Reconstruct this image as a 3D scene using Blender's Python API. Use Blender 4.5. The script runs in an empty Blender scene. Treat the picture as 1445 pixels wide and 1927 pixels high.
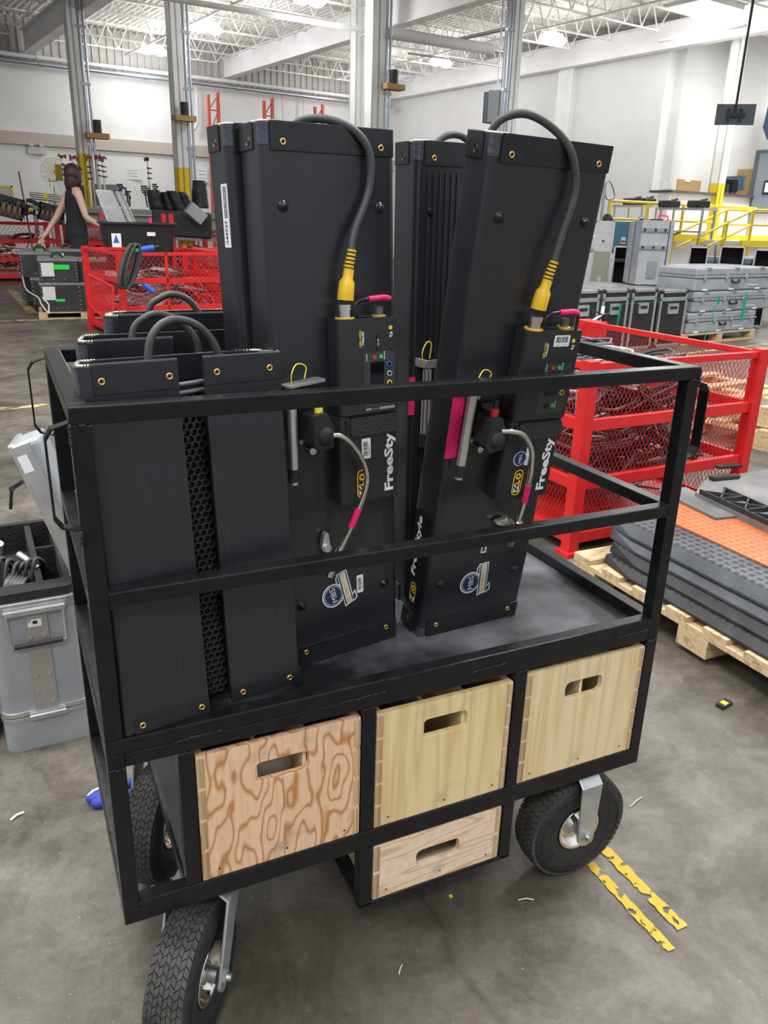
import bpy, math, random
from math import sin, cos, pi, radians
from mathutils import Vector, Matrix

# ------------------------------------------------------------------ camera, light, exposure
S = bpy.context.scene
COL = S.collection
CAM = Vector((-.0534, -.9450, 1.2247)); F_PX = 1496.4455
YAW, PITCH, ROLL = .4455, .3509, .0285
_f = Vector((sin(YAW)*cos(PITCH), cos(YAW)*cos(PITCH), -sin(PITCH)))
_r0 = Vector((cos(YAW), -sin(YAW), 0)); _u0 = _r0.cross(_f)
_r = _r0*cos(ROLL)+_u0*sin(ROLL); _u = -_r0*sin(ROLL)+_u0*cos(ROLL)
cd = bpy.data.cameras.new('camera'); cam = bpy.data.objects.new('camera', cd); COL.objects.link(cam)
cd.sensor_fit = 'AUTO'; cd.sensor_width = 36; cd.lens = F_PX/1927*36; cd.clip_start = .02; cd.clip_end = 200
cam.matrix_world = Matrix(((_r.x, _u.x, -_f.x, CAM.x), (_r.y, _u.y, -_f.y, CAM.y), (_r.z, _u.z, -_f.z, CAM.z), (0, 0, 0, 1)))
S.camera = cam
S.view_settings.view_transform = 'Standard'; S.view_settings.look = 'None'; S.view_settings.gamma = 1
S.view_settings.use_curve_mapping = False; S.view_settings.exposure = 0.12
wd = bpy.data.worlds.new('hall_fill'); S.world = wd; wd.use_nodes = True  # ambient fill standing in for the unseen hall, stronger from overhead
wd.node_tree.nodes['Background'].inputs[0].default_value = (.93, .95, 1, 1)
wn = wd.node_tree; wt = wn.nodes.new('ShaderNodeTexCoord'); wx = wn.nodes.new('ShaderNodeSeparateXYZ'); wr = wn.nodes.new('ShaderNodeMapRange')
wr.inputs['From Min'].default_value = -.1; wr.inputs['From Max'].default_value = .9; wr.inputs['To Min'].default_value = .38; wr.inputs['To Max'].default_value = 1.25
wn.links.new(wt.outputs['Generated'], wx.inputs[0]); wn.links.new(wx.outputs['Z'], wr.inputs[0]); wn.links.new(wr.outputs[0], wn.nodes['Background'].inputs[1])
TH = radians(9)                                     # the hall stands at nine degrees to the cart
def RW(x, y, z=0): return Vector((x*cos(TH)-y*sin(TH), x*sin(TH)+y*cos(TH), z))
def area(name, loc, sx, sy, watt, color=(1, .98, .95)):
    l = bpy.data.lights.new(name, 'AREA'); l.shape = 'RECTANGLE'; l.size = sx; l.size_y = sy; l.energy = watt; l.color = color
    o = bpy.data.objects.new(name, l); COL.objects.link(o); o.location = loc; o.rotation_euler = (0, 0, TH); return o
area('lamp_over_cart', (-.6, 1.0, 5.2), 1.6, .8, 165)
area('lamp_over_aisle', (3.4, .4, 5.2), 1.6, .8, 170)
area('lamp_behind', (-1.5, -3.5, 5.2), 1.6, .8, 150)
area('lamp_left_bay', (-1.0, 6.0, 5.2), 1.6, .8, 170)
area('lamp_right_bay', (6.6, 4.2, 5.2), 1.6, .8, 170)
area('office_fill', RW(16.9, 8.6, 5.1), 1.2, 1.2, 230)  # added light without a fixture, brightens the office walls and counter
area('lamp_far_left', (-4.5, 2.5, 5.2), 1.6, .8, 170)

# ------------------------------------------------------------------ picking points of the place
def _ray(u, v): return _f*F_PX+_r*(u-722.5)-_u*(v-963.5)
def fz(u, v, z=0.):
    d = _ray(u, v); return CAM+d*((z-CAM.z)/d.z)
def fd(u, v, dist):
    d = _ray(u, v); return CAM+d*(dist/math.hypot(d.x, d.y))
def fy(u, v, y):
    d = _ray(u, v); return CAM+d*((y-CAM.y)/d.y)
def froom(u, v, yr=None, xr=None):
    d = _ray(u, v); n = Vector((-sin(TH), cos(TH), 0)) if yr is not None else Vector((cos(TH), sin(TH), 0))
    c = yr if yr is not None else xr
    return CAM+d*((c-CAM.dot(n))/d.dot(n))

# ------------------------------------------------------------------ materials
MATS = {}
def mat(name, col, rough=.5, metal=0., col2=None, scale=20., stretch=(1, 1, 1), detail=4., bump=0., bscale=None, emit=None, estr=0., coat=0., lo=.35, hi=.65, spec=.5, alpha=None):
    if name in MATS: return MATS[name]
    m = bpy.data.materials.new(name); m.use_nodes = True; nt = m.node_tree; b = nt.nodes['Principled BSDF']; L = nt.links.new
    def c4(c): return (c[0], c[1], c[2], 1)
    b.inputs['Base Color'].default_value = c4(col); b.inputs['Roughness'].default_value = rough; b.inputs['Metallic'].default_value = metal
    b.inputs['Coat Weight'].default_value = coat; b.inputs['Coat Roughness'].default_value = .15; b.inputs['Specular IOR Level'].default_value = spec
    if emit: b.inputs['Emission Color'].default_value = c4(emit); b.inputs['Emission Strength'].default_value = estr
    if alpha is not None: b.inputs['Alpha'].default_value = alpha
    if col2 or bump:
        tc = nt.nodes.new('ShaderNodeTexCoord'); mp = nt.nodes.new('ShaderNodeMapping'); mp.inputs['Scale'].default_value = stretch
        n = nt.nodes.new('ShaderNodeTexNoise'); n.inputs['Scale'].default_value = scale; n.inputs['Detail'].default_value = detail
        L(tc.outputs['Object'], mp.inputs[0]); L(mp.outputs[0], n.inputs[0])
        if col2:
            r = nt.nodes.new('ShaderNodeValToRGB'); r.color_ramp.elements[0].position = lo; r.color_ramp.elements[1].position = hi
            r.color_ramp.elements[0].color = c4(col); r.color_ramp.elements[1].color = c4(col2)
            L(n.outputs[0], r.inputs[0]); L(r.outputs[0], b.inputs['Base Color'])
        if bump:
            n2 = n
            if bscale:
                n2 = nt.nodes.new('ShaderNodeTexNoise'); n2.inputs['Scale'].default_value = bscale; L(mp.outputs[0], n2.inputs[0])
            bp = nt.nodes.new('ShaderNodeBump'); bp.inputs['Strength'].default_value = bump; bp.inputs['Distance'].default_value = .01
            L(n2.outputs[0], bp.inputs['Height']); L(bp.outputs[0], b.inputs['Normal'])
    MATS[name] = m; return m

def wood_mat(name, base, grain, scale=9, stretch=(1, 1, .28), dist=7., width=.5, stain=None, rough=.55):
    m = bpy.data.materials.new(name); m.use_nodes = True; nt = m.node_tree; b = nt.nodes['Principled BSDF']; L = nt.links.new
    N = nt.nodes.new; b.inputs['Roughness'].default_value = rough
    tc = N('ShaderNodeTexCoord'); mp = N('ShaderNodeMapping'); mp.inputs['Scale'].default_value = stretch; L(tc.outputs['Object'], mp.inputs[0])
    ns = N('ShaderNodeTexNoise'); ns.inputs['Scale'].default_value = scale; ns.inputs['Detail'].default_value = 2.4; L(mp.outputs[0], ns.inputs[0])
    mu = N('ShaderNodeMath'); mu.operation = 'MULTIPLY'; mu.inputs[1].default_value = dist; L(ns.outputs[0], mu.inputs[0])
    fr = N('ShaderNodeMath'); fr.operation = 'PINGPONG'; fr.inputs[1].default_value = .5; L(mu.outputs[0], fr.inputs[0])
    r = N('ShaderNodeValToRGB'); e = r.color_ramp.elements; e[0].position = 0; e[0].color = (*grain, 1); e[1].position = width*.35; e[1].color = (*base, 1)
    L(fr.outputs[0], r.inputs[0])
    n2 = N('ShaderNodeTexNoise'); n2.inputs['Scale'].default_value = 60; n2.inputs['Detail'].default_value = 5
    mp2 = N('ShaderNodeMapping'); mp2.inputs['Scale'].default_value = (stretch[0]*2.5, 1, stretch[2]*.4); L(tc.outputs['Object'], mp2.inputs[0]); L(mp2.outputs[0], n2.inputs[0])
    mx = N('ShaderNodeMixRGB'); mx.blend_type = 'MULTIPLY'; mx.inputs[0].default_value = .55; L(r.outputs[0], mx.inputs[1])
    r2 = N('ShaderNodeValToRGB'); r2.color_ramp.elements[0].color = (.8, .74, .66, 1); r2.color_ramp.elements[0].position = .3; r2.color_ramp.elements[1].color = (1, 1, 1, 1); r2.color_ramp.elements[1].position = .62
    L(n2.outputs[0], r2.inputs[0]); L(r2.outputs[0], mx.inputs[2])
    out = mx
    if stain:
        n3 = N('ShaderNodeTexNoise'); n3.inputs['Scale'].default_value = 13; n3.inputs['Detail'].default_value = 3; L(tc.outputs['Object'], n3.inputs[0])
        r3 = N('ShaderNodeValToRGB'); r3.color_ramp.elements[0].position = .62; r3.color_ramp.elements[0].color = (0, 0, 0, 1); r3.color_ramp.elements[1].position = .74; r3.color_ramp.elements[1].color = (.6, .6, .6, 1)
        L(n3.outputs[0], r3.inputs[0]); m3 = N('ShaderNodeMixRGB'); L(r3.outputs[0], m3.inputs[0]); L(mx.outputs[0], m3.inputs[1]); m3.inputs[2].default_value = (*stain, 1); out = m3
    L(out.outputs[0], b.inputs['Base Color'])
    return m

BLK = mat('black_paint', (.0055, .006, .007), .3, col2=(.010, .0105, .012), scale=30, bump=.05, bscale=110, spec=.32, coat=.1)
DECK = mat('mottled_black_deck', (.012, .013, .015), .36, col2=(.15, .153, .165), scale=6, detail=8, bump=.04, bscale=90, lo=.44, hi=.68, spec=.4)  # black with paler grey mottling from noise
WELD = mat('weld_bead', (.03, .03, .034), .22, bump=.9, scale=220)
SHELL = mat('black_fluted_plastic', (.014, .015, .019), .3, col2=(.019, .020, .025), scale=14, stretch=(45, 45, .12), bump=.05, spec=.62)
FLAP = mat('black_vinyl_flap', (.010, .011, .013), .3, col2=(.014, .015, .018), scale=40, bump=.06)
TAPEC = mat('clear_tape', (.045, .048, .07), .1, coat=.6, bump=.3, scale=60)
BRASS = mat('brass', (.75, .52, .17), .3, 1.)
CHROME = mat('chrome', (.75, .72, .66), .15, 1.)
STEEL = mat('zinc_steel', (.5, .51, .52), .35, 1., col2=(.62, .63, .64), scale=60)
GALV = mat('galvanised_steel', (.48, .52, .52), .42, .75, col2=(.6, .64, .64), scale=25)
ALU = mat('aluminium', (.58, .58, .57), .34, .9, col2=(.7, .7, .68), scale=18)
COIL = mat('nickel_coil', (.68, .65, .58), .28, .9)
RUB = mat('black_rubber', (.013, .013, .014), .62, col2=(.022, .022, .023), scale=70, bump=.2)
CABLE = mat('grey_black_cable', (.045, .047, .05), .5, col2=(.06, .062, .065), scale=40)
TREAD = mat('tyre_tread', (.035, .034, .032), .6, col2=(.065, .062, .056), scale=25, bump=.2)
BPL = mat('black_plastic', (.018, .018, .02), .42)
GLOSS = mat('gloss_black', (.01, .01, .011), .12)
YEL = mat('yellow_plastic', (.8, .5, .02), .4)
YELB = mat('bright_yellow', (.85, .72, .03), .45)
PINK = mat('pink_tape', (.8, .015, .16), .6, bump=.3, scale=50)
WHT = mat('white_print', (.8, .82, .84), .45)
YPR = mat('yellow_print', (.9, .62, .03), .4)
NAVY = mat('navy_print', (.012, .03, .09), .4)
GOLD = mat('gold_print', (.55, .36, .07), .4)
CREAM = mat('cream_print', (.72, .68, .56), .45)
REDP = mat('red_plastic', (.7, .03, .03), .4)
GRNP = mat('green_plastic', (.05, .5, .12), .4)
BLUP = mat('blue_plastic', (.02, .12, .55), .4)
SCRN = mat('dark_screen', (.006, .006, .009), .1)
RED = mat('red_powder_coat', (.68, .02, .02), .38, col2=(.58, .014, .014), scale=9)
REDM = mat('red_mesh', (.55, .015, .015), .42)
WALLM = mat('white_wall_paint', (.78, .785, .78), .7, col2=(.72, .725, .72), scale=1.2, detail=6, bump=.05, bscale=8)
WALLG = mat('corrugated_wall_grey', (.5, .49, .47), .5)
BAND = mat('beige_wall_band', (.5, .45, .38), .7)
CEILM = mat('ceiling_deck_paint', (.88, .86, .83), .6, col2=(.76, .74, .7), scale=1.5, detail=6)
JOIST = mat('joist_paint', (.88, .87, .84), .55, col2=(.78, .76, .73), scale=5)
BEAMM = mat('beam_paint', (.86, .85, .87), .55, col2=(.78, .77, .78), scale=1.6, detail=6)
COLM = mat('column_paint', (.86, .87, .85), .5, col2=(.78, .79, .76), scale=3)
LAMP = mat('lamp_glow', (1, 1, 1), .5, emit=(1, .99, .96), estr=14)
YRAIL = mat('yellow_railing_paint', (.78, .6, .02), .45)
YWHT = mat('column_yellow', (.8, .58, .02), .5)
GREYC = mat('grey_moulded_case', (.3, .32, .345), .5, col2=(.36, .38, .4), scale=6, bump=.05)
FIBRE = mat('black_fibre_case', (.018, .02, .022), .6, col2=(.035, .037, .04), scale=8, bump=.1)
FIBTOP = mat('grey_case_lid', (.16, .165, .17), .6, col2=(.24, .245, .25), scale=7)
BLKLAM = mat('black_laminate', (.016, .016, .017), .45)
PAPER = mat('paper', (.72, .72, .7), .7, col2=(.6, .6, .58), scale=50)
GRTAPE = mat('green_tape', (.01, .75, .07), .5)
GRSTR = mat('green_strapping', (.01, .38, .2), .4)
PALW = wood_mat('pallet_pine', (.62, .47, .28), (.42, .28, .14), 5, (.6, 3, 3), 5)
CORK = mat('cork', (.42, .27, .11), .8, col2=(.5, .33, .15), scale=60)
DGREY = mat('dark_grey_frame', (.1, .12, .15), .5)
PVC = mat('grey_silver_case', (.34, .36, .38), .36, .3, col2=(.4, .42, .44), scale=10)
FOAM = mat('black_foam', (.012, .012, .013), .9, bump=.5, scale=120)
SKIN = mat('skin', (.62, .4, .31), .55)
HAIR = mat('dark_hair', (.03, .012, .012), .5, bump=.4, scale=60, stretch=(4, 4, .4))
CLOTH = mat('black_cloth', (.012, .013, .018), .85, bump=.15, scale=90)
BAGM = mat('black_nylon', (.014, .015, .018), .6, bump=.6, scale=9)
TUBM = mat('black_tub_plastic', (.014, .015, .016), .4)
WPIPE = mat('white_pipe', (.66, .66, .65), .4)
GPIPE = mat('steel_pipe', (.42, .45, .5), .3, .8)
WCAB = mat('pale_cable', (.5, .47, .45), .5, col2=(.36, .33, .31), scale=20)
RACKO = mat('orange_rack', (.55, .08, .03), .5)
ORNG = mat('orange_ramp_plastic', (.52, .15, .045), .5, col2=(.44, .115, .035), scale=8, bump=.1)
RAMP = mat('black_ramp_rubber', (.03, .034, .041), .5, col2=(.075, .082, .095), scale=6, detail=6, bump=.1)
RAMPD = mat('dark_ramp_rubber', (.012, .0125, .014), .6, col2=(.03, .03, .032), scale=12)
BLUER = mat('blue_rag', (.03, .06, .35), .8, bump=.6, scale=30)
TEAL = mat('teal_case', (.02, .14, .13), .4, col2=(.03, .09, .16), scale=3)
SILV = mat('silver_vinyl', (.5, .5, .53), .4, .4, bump=.4, scale=30, stretch=(1, 1, 12))

PLY1 = wood_mat('fir_plywood_orange_grain', (.84, .56, .36), (.5, .22, .07), 15, (1, 1, .3), 11, .62, (.34, .27, .2))
PLY2 = wood_mat('birch_plywood', (.84, .66, .36), (.72, .52, .26), 5, (2.2, 1, .16), 9, .9, (.5, .4, .24))
PLY3 = wood_mat('birch_plywood_pale', (.86, .69, .42), (.74, .56, .3), 5, (2.2, 1, .14), 9, .9, (.58, .46, .28))
PLY4 = wood_mat('pine_plywood_wavy', (.88, .68, .49), (.7, .44, .27), 6, (.4, 1, 2.6), 11, .5, (.5, .4, .3))
PLYE = wood_mat('plywood_edge', (.6, .44, .25), (.3, .19, .1), 3, (40, 1, .2), 4, .8)

def floor_mat():
    m = bpy.data.materials.new('stained_concrete'); m.use_nodes = True; nt = m.node_tree; b = nt.nodes['Principled BSDF']; L = nt.links.new; N = nt.nodes.new
    tc = N('ShaderNodeTexCoord')
    def noise(sc, de, w=0, ro=.6):
        n = N('ShaderNodeTexNoise'); n.inputs['Scale'].default_value = sc; n.inputs['Detail'].default_value = de; n.inputs['Roughness'].default_value = ro; n.inputs['Distortion'].default_value = w
        L(tc.outputs['Object'], n.inputs[0]); return n
    def ramp(n, p0, c0, p1, c1):
        r = N('ShaderNodeValToRGB'); e = r.color_ramp.elements; e[0].position = p0; e[0].color = (*c0, 1); e[1].position = p1; e[1].color = (*c1, 1); L(n.outputs[0], r.inputs[0]); return r
    def mul(a, b_, f=1., mode='MULTIPLY'):
        x = N('ShaderNodeMixRGB'); x.blend_type = mode; x.inputs[0].default_value = f; L(a.outputs[0], x.inputs[1]); L(b_.outputs[0], x.inputs[2]); return x
    base = ramp(noise(1.7, 8, .6), .34, (.072, .066, .053), .66, (.175, .163, .138))
    st = ramp(noise(4.2, 8, 1.6, .68), .40, (.58, .55, .5), .60, (1.08, 1.07, 1.05))
    fine = ramp(noise(60, 4), .3, (.8, .79, .78), .7, (1.12, 1.12, 1.1))
    a = mul(mul(base, st, .85), fine, .8)
    sp = ramp(noise(140, 2), .7, (0, 0, 0), .76, (1, 1, 1))
    x = N('ShaderNodeMixRGB'); L(sp.outputs[0], x.inputs[0]); L(a.outputs[0], x.inputs[1]); x.inputs[2].default_value = (.36, .34, .3, 1)
    v = N('ShaderNodeTexVoronoi'); v.feature = 'DISTANCE_TO_EDGE'; v.inputs['Scale'].default_value = .4
    mx = N('ShaderNodeMixRGB'); mx.inputs[0].default_value = .12; nn = noise(3, 5); L(tc.outputs['Object'], mx.inputs[1]); L(nn.outputs['Color'], mx.inputs[2]); L(mx.outputs[0], v.inputs[0])
    cr = N('ShaderNodeValToRGB'); e = cr.color_ramp.elements; e[0].position = 0; e[0].color = (.35, .33, .3, 1); e[1].position = .004; e[1].color = (1, 1, 1, 1); L(v.outputs['Distance'], cr.inputs[0])
    fin = mul(x, cr, .4)
    L(fin.outputs[0], b.inputs['Base Color'])
    rr = ramp(noise(3.5, 5), .3, (.3, .3, .3), .7, (.6, .6, .6)); L(rr.outputs[0], b.inputs['Roughness'])
    bp = N('ShaderNodeBump'); bp.inputs['Strength'].default_value = .12; bp.inputs['Distance'].default_value = .01; L(noise(45, 5).outputs[0], bp.inputs['Height']); L(bp.outputs[0], b.inputs['Normal'])
    return m
def paint_mat(name, col, lo, hi, sc):
    m = bpy.data.materials.new(name); m.use_nodes = True; nt = m.node_tree; b = nt.nodes['Principled BSDF']; L = nt.links.new; N = nt.nodes.new
    b.inputs['Base Color'].default_value = (*col, 1); b.inputs['Roughness'].default_value = .6
    tc = N('ShaderNodeTexCoord'); n = N('ShaderNodeTexNoise'); n.inputs['Scale'].default_value = sc; n.inputs['Detail'].default_value = 6; L(tc.outputs['Object'], n.inputs[0])
    r = N('ShaderNodeValToRGB'); r.color_ramp.elements[0].position = lo; r.color_ramp.elements[1].position = hi; L(n.outputs[0], r.inputs[0]); L(r.outputs[0], b.inputs['Alpha'])
    return m
FLOORM = floor_mat()
LINE1 = paint_mat('worn_yellow_paint', (.68, .43, .03), .40, .45, 40)
LINE2 = paint_mat('faded_yellow_paint', (.5, .42, .2), .4, .56, 9)
def mesh_deck_mat(): return JOIST

# ------------------------------------------------------------------ mesh building
class B:
    def __init__(s): s.v = []; s.f = []; s.m = []; s.sm = []; s.c = []
    def cut(s): s.c.append((len(s.v), len(s.f))); return s
    def each(s, name, mats, parent=None, bevel=0, seg=2):     # every piece since the last cut becomes an object of its own
        a, fa = 0, 0; out = []
        for v1, f1 in s.c+([(len(s.v), len(s.f))] if (not s.c or s.c[-1][1] < len(s.f)) else []):
            q = B(); q.v = s.v[a:v1]; q.f = [[i-a for i in f] for f in s.f[fa:f1]]; q.m = s.m[fa:f1]; q.sm = s.sm[fa:f1]; out.append(q.build(name, mats, parent, bevel, seg)); a, fa = v1, f1
        return out
    def add(s, vs, fs, mi=0, smooth=False, M=None):
        o = len(s.v); s.v += [(M @ Vector(p)) if M else Vector(p) for p in vs]
        s.f += [[i+o for i in f] for f in fs]; s.m += [mi]*len(fs); s.sm += [smooth]*len(fs); return s
    def box(s, x0, y0, z0, x1, y1, z1, mi=0, M=None):
        return s.add([(x0, y0, z0), (x1, y0, z0), (x1, y1, z0), (x0, y1, z0), (x0, y0, z1), (x1, y0, z1), (x1, y1, z1), (x0, y1, z1)],
                     [(0, 3, 2, 1), (4, 5, 6, 7), (0, 1, 5, 4), (1, 2, 6, 5), (2, 3, 7, 6), (3, 0, 4, 7)], mi, False, M)
    def bar(s, a, b, w, h=None, up=(0, 0, 1), mi=0):
        a = Vector(a); b = Vector(b); h = h or w; d = (b-a).normalized(); up = Vector(up)
        if abs(d.dot(up)) > .98: up = Vector((1, 0, 0))
        x = d.cross(up).normalized()*w/2; y = x.cross(d).normalized()*h/2
        vs = [a-x-y, a+x-y, a+x+y, a-x+y, b-x-y, b+x-y, b+x+y, b-x+y]
        return s.add(vs, [(0, 3, 2, 1), (4, 5, 6, 7), (0, 1, 5, 4), (1, 2, 6, 5), (2, 3, 7, 6), (3, 0, 4, 7)], mi)
    def prism(s, poly, a, b, axis='z', mi=0, M=None, smooth=False):   # poly 2d ccw, extruded along axis from a to b
        def p3(p, t): return {'z': (p[0], p[1], t), 'y': (p[0], t, p[1]), 'x': (t, p[0], p[1])}[axis]
        n = len(poly); vs = [p3(p, a) for p in poly]+[p3(p, b) for p in poly]
        s.add(vs, [list(range(n))[::-1], list(range(n, 2*n))], mi, False, M)
        return s.add(vs, [(i, (i+1) % n, n+(i+1) % n, n+i) for i in range(n)], mi, smooth, M)
    def ring(s, outer, inner, a, b, axis='y', mi=0, M=None):          # plate with a hole, both loops same count
        def p3(p, t): return {'z': (p[0], p[1], t), 'y': (p[0], t, p[1])}[axis]
        n = len(outer); vs = [p3(p, a) for p in outer]+[p3(p, a) for p in inner]+[p3(p, b) for p in outer]+[p3(p, b) for p in inner]; fs = []
        for i in range(n):
            j = (i+1) % n
            fs += [(i, j, n+j, n+i), (2*n+i, 3*n+i, 3*n+j, 2*n+j), (i, 2*n+i, 2*n+j, j), (n+i, n+j, 3*n+j, 3*n+i)]
        return s.add(vs, fs, mi, False, M)
    def cyl(s, a, b, r, r2=None, n=16, mi=0, smooth=True, caps=True, M=None):
        a = Vector(a); b = Vector(b); r2 = r if r2 is None else r2; d = (b-a).normalized()
        up = Vector((0, 0, 1)) if abs(d.z) < .9 else Vector((1, 0, 0)); x = d.cross(up).normalized(); y = d.cross(x)
        vs = [a+(x*cos(2*pi*i/n)+y*sin(2*pi*i/n))*r for i in range(n)]+[b+(x*cos(2*pi*i/n)+y*sin(2*pi*i/n))*r2 for i in range(n)]
        s.add(vs, [(i, (i+1) % n, n+(i+1) % n, n+i) for i in range(n)], mi, smooth, M)
        if caps: s.add(vs, [list(range(n))[::-1], list(range(n, 2*n))], mi, False, M)
        return s
    def tube(s, pts, r, n=10, mi=0, closed=False, caps=True):
        pts = [Vector(p) for p in pts]; k = len(pts); vs = []; x = None
        for i, p in enumerate(pts):
            t = (pts[(i+1) % k]-pts[i-1]) if closed or 0 < i < k-1 else (pts[1]-pts[0] if i == 0 else pts[-1]-pts[-2])
            t.normalize()
            if x is None:
                up = Vector((0, 0, 1)) if abs(t.z) < .9 else Vector((1, 0, 0)); x = t.cross(up).normalized()
            else: x = (x-t*x.dot(t)).normalized()
            y = t.cross(x); rr = r(i/(k-1)) if callable(r) else r
            vs += [p+(x*cos(2*pi*j/n)+y*sin(2*pi*j/n))*rr for j in range(n)]
        fs = [(i*n+j, i*n+(j+1) % n, ((i+1) % k)*n+(j+1) % n, ((i+1) % k)*n+j) for i in range(k if closed else k-1) for j in range(n)]
        s.add(vs, fs, mi, True)
        if not closed and caps: s.add(vs, [list(range(n))[::-1], list(range((k-1)*n, k*n))], mi)
        return s
    def lathe(s, prof, n=32, mi=0, M=None, smooth=True, closed=False):       # profile (r, h) around local z
        k = len(prof); vs = [(r*cos(2*pi*i/n), r*sin(2*pi*i/n), h) for r, h in prof for i in range(n)]
        fs = [(a*n+i, a*n+(i+1) % n, ((a+1) % k)*n+(i+1) % n, ((a+1) % k)*n+i) for a in range(k if closed else k-1) for i in range(n)]
        return s.add(vs, fs, mi, smooth, M)
    def ball(s, c, r, n=12, mi=0, sc=(1, 1, 1), M=None):
        k = n//2; prof = [(max(sin(pi*i/k), 1e-4), cos(pi*i/k)) for i in range(k, -1, -1)]
        T = Matrix.Translation(c) @ Matrix.Diagonal((r*sc[0], r*sc[1], r*sc[2], 1))
        return s.lathe(prof, n, mi, (M @ T) if M else T)
    def build(s, name, mats, parent=None, bevel=0, seg=2, loc=None):
        me = bpy.data.meshes.new(name); me.from_pydata([tuple(p) for p in s.v], [], s.f)
        for mm in (mats if isinstance(mats, (list, tuple)) else [mats]): me.materials.append(mm)
        me.polygons.foreach_set('material_index', s.m); me.polygons.foreach_set('use_smooth', s.sm); me.update()
        o = bpy.data.objects.new(name, me); COL.objects.link(o)
        if parent: o.parent = parent
        if bevel:
            b = o.modifiers.new('bevel', 'BEVEL'); b.width = bevel; b.segments = seg; b.limit_method = 'ANGLE'; b.angle_limit = radians(40); b.harden_normals = False
        return o
def tag(o, label, cat, group=None, kind=None):
    o['label'] = label; o['category'] = cat
    if group: o['group'] = group
    if kind: o['kind'] = kind
    return o
def thing(name, label, cat, loc=(0, 0, 0), rz=0, group=None, M=None):
    o = bpy.data.objects.new(name, None); COL.objects.link(o); o.empty_display_size = .05
    if M is not None: o.matrix_world = M
    else: o.location = loc; o.rotation_euler = (0, 0, rz)
    return tag(o, label, cat, group)
def struct(o): o['kind'] = 'structure'; return o
def kids(o): return [c for c in bpy.data.objects if c.parent == o]
def dup(root, loc=None, rz=None, label=None, group=None, M=None, skip=()):
    def cp(o, par):
        c = o.copy(); COL.objects.link(c); c.parent = par
        for k in kids_map.get(o.name, []):
            if k.name.split('.')[0] not in skip: cp(k, c)
        return c
    kids_map = {}
    for o in bpy.data.objects:
        if o.parent: kids_map.setdefault(o.parent.name, []).append(o)
    r = cp(root, None)
    if M is not None: r.matrix_world = M
    if loc is not None: r.location = loc
    if rz is not None: r.rotation_euler = (0, 0, rz)
    if label: r['label'] = label
    if group: r['group'] = group
    return r
def rrect(x0, z0, x1, z1, r, n=4):
    p = []
    for cx, cz, a0 in ((x1-r, z1-r, 0), (x0+r, z1-r, 90), (x0+r, z0+r, 180), (x1-r, z0+r, 270)):
        for i in range(n+1):
            a = radians(a0+90*i/n); p.append((cx+r*cos(a), cz+r*sin(a)))
    return p
def outer_for(inner, x0, z0, x1, z1):               # push each hole vertex out to the rectangle, corners kept square
    cx = sum(p[0] for p in inner)/len(inner); cz = sum(p[1] for p in inner)/len(inner); hx = max(p[0] for p in inner)-cx; hz = max(p[1] for p in inner)-cz; o = []
    n = len(inner)//4
    for i, (x, z) in enumerate(inner):
        q, k = divmod(i, n); mid = (n-1)/2
        X = x1 if q in (0, 3) else x0; Z = z1 if q in (0, 1) else z0
        if q in (0, 2): along_x = k > mid
        else: along_x = k < mid
        if abs(k-mid) < .01: o.append((X, Z))
        elif along_x: o.append((X+(x-X)*min(1, abs(k-mid)/mid), Z))
        else: o.append((X, Z+(z-Z)*min(1, abs(k-mid)/mid)))
    return o
_T = {}
def text2d(s, bold=0.):
    k = (s, bold)
    if k in _T: return _T[k]
    c = bpy.data.curves.new('t', 'FONT'); c.body = s; c.size = 1; c.offset = bold; c.resolution_u = 2
    o = bpy.data.objects.new('t', c); COL.objects.link(o); bpy.context.view_layer.update()
    me = bpy.data.meshes.new_from_object(o.evaluated_get(bpy.context.evaluated_depsgraph_get()))
    vs = [(v.co.x, v.co.y) for v in me.vertices]; fs = [list(p.vertices) for p in me.polygons]
    bpy.data.objects.remove(o); bpy.data.curves.remove(c); bpy.data.meshes.remove(me)
    x0 = min(v[0] for v in vs); x1 = max(v[0] for v in vs); y0 = min(v[1] for v in vs); y1 = max(v[1] for v in vs)
    vs = [((x-x0)/(x1-x0), (y-y0)/(y1-y0)) for x, y in vs]
    _T[k] = (vs, fs, (x1-x0)/(y1-y0)); return _T[k]
def text(b, s, fn, mi=0, bold=0.):                    # fn maps (0..1, 0..1) of the text box into 3d
    vs, fs, _ = text2d(s, bold); b.add([fn(x, y) for x, y in vs], fs, mi); return b
def vert_text(b, s, x_right, z0, z1, h, y, mi=0, bold=0., slant=0.):   # reads upwards, its foot to the right
    return text(b, s, lambda x, t: (x_right-t*h, y, z0+x*(z1-z0)+slant*t*h), mi, bold)
def flat_text(b, s, x0, x1, z0, z1, y, mi=0, bold=0.):
    return text(b, s, lambda x, t: (x0+x*(x1-x0), y, z0+t*(z1-z0)), mi, bold)
def spline(pts, n=8):
    P = [Vector(p) for p in pts]; P = [P[0]*2-P[1]]+P+[P[-1]*2-P[-2]]; o = []
    for i in range(1, len(P)-2):
        for k in range(n):
            t = k/n; a, b, c, d = P[i-1:i+3]
            o.append(.5*((2*b)+(c-a)*t+(2*a-5*b+4*c-d)*t*t+(3*b-a-3*c+d)*t**3))
    o.append(P[-2]); return o
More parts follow.
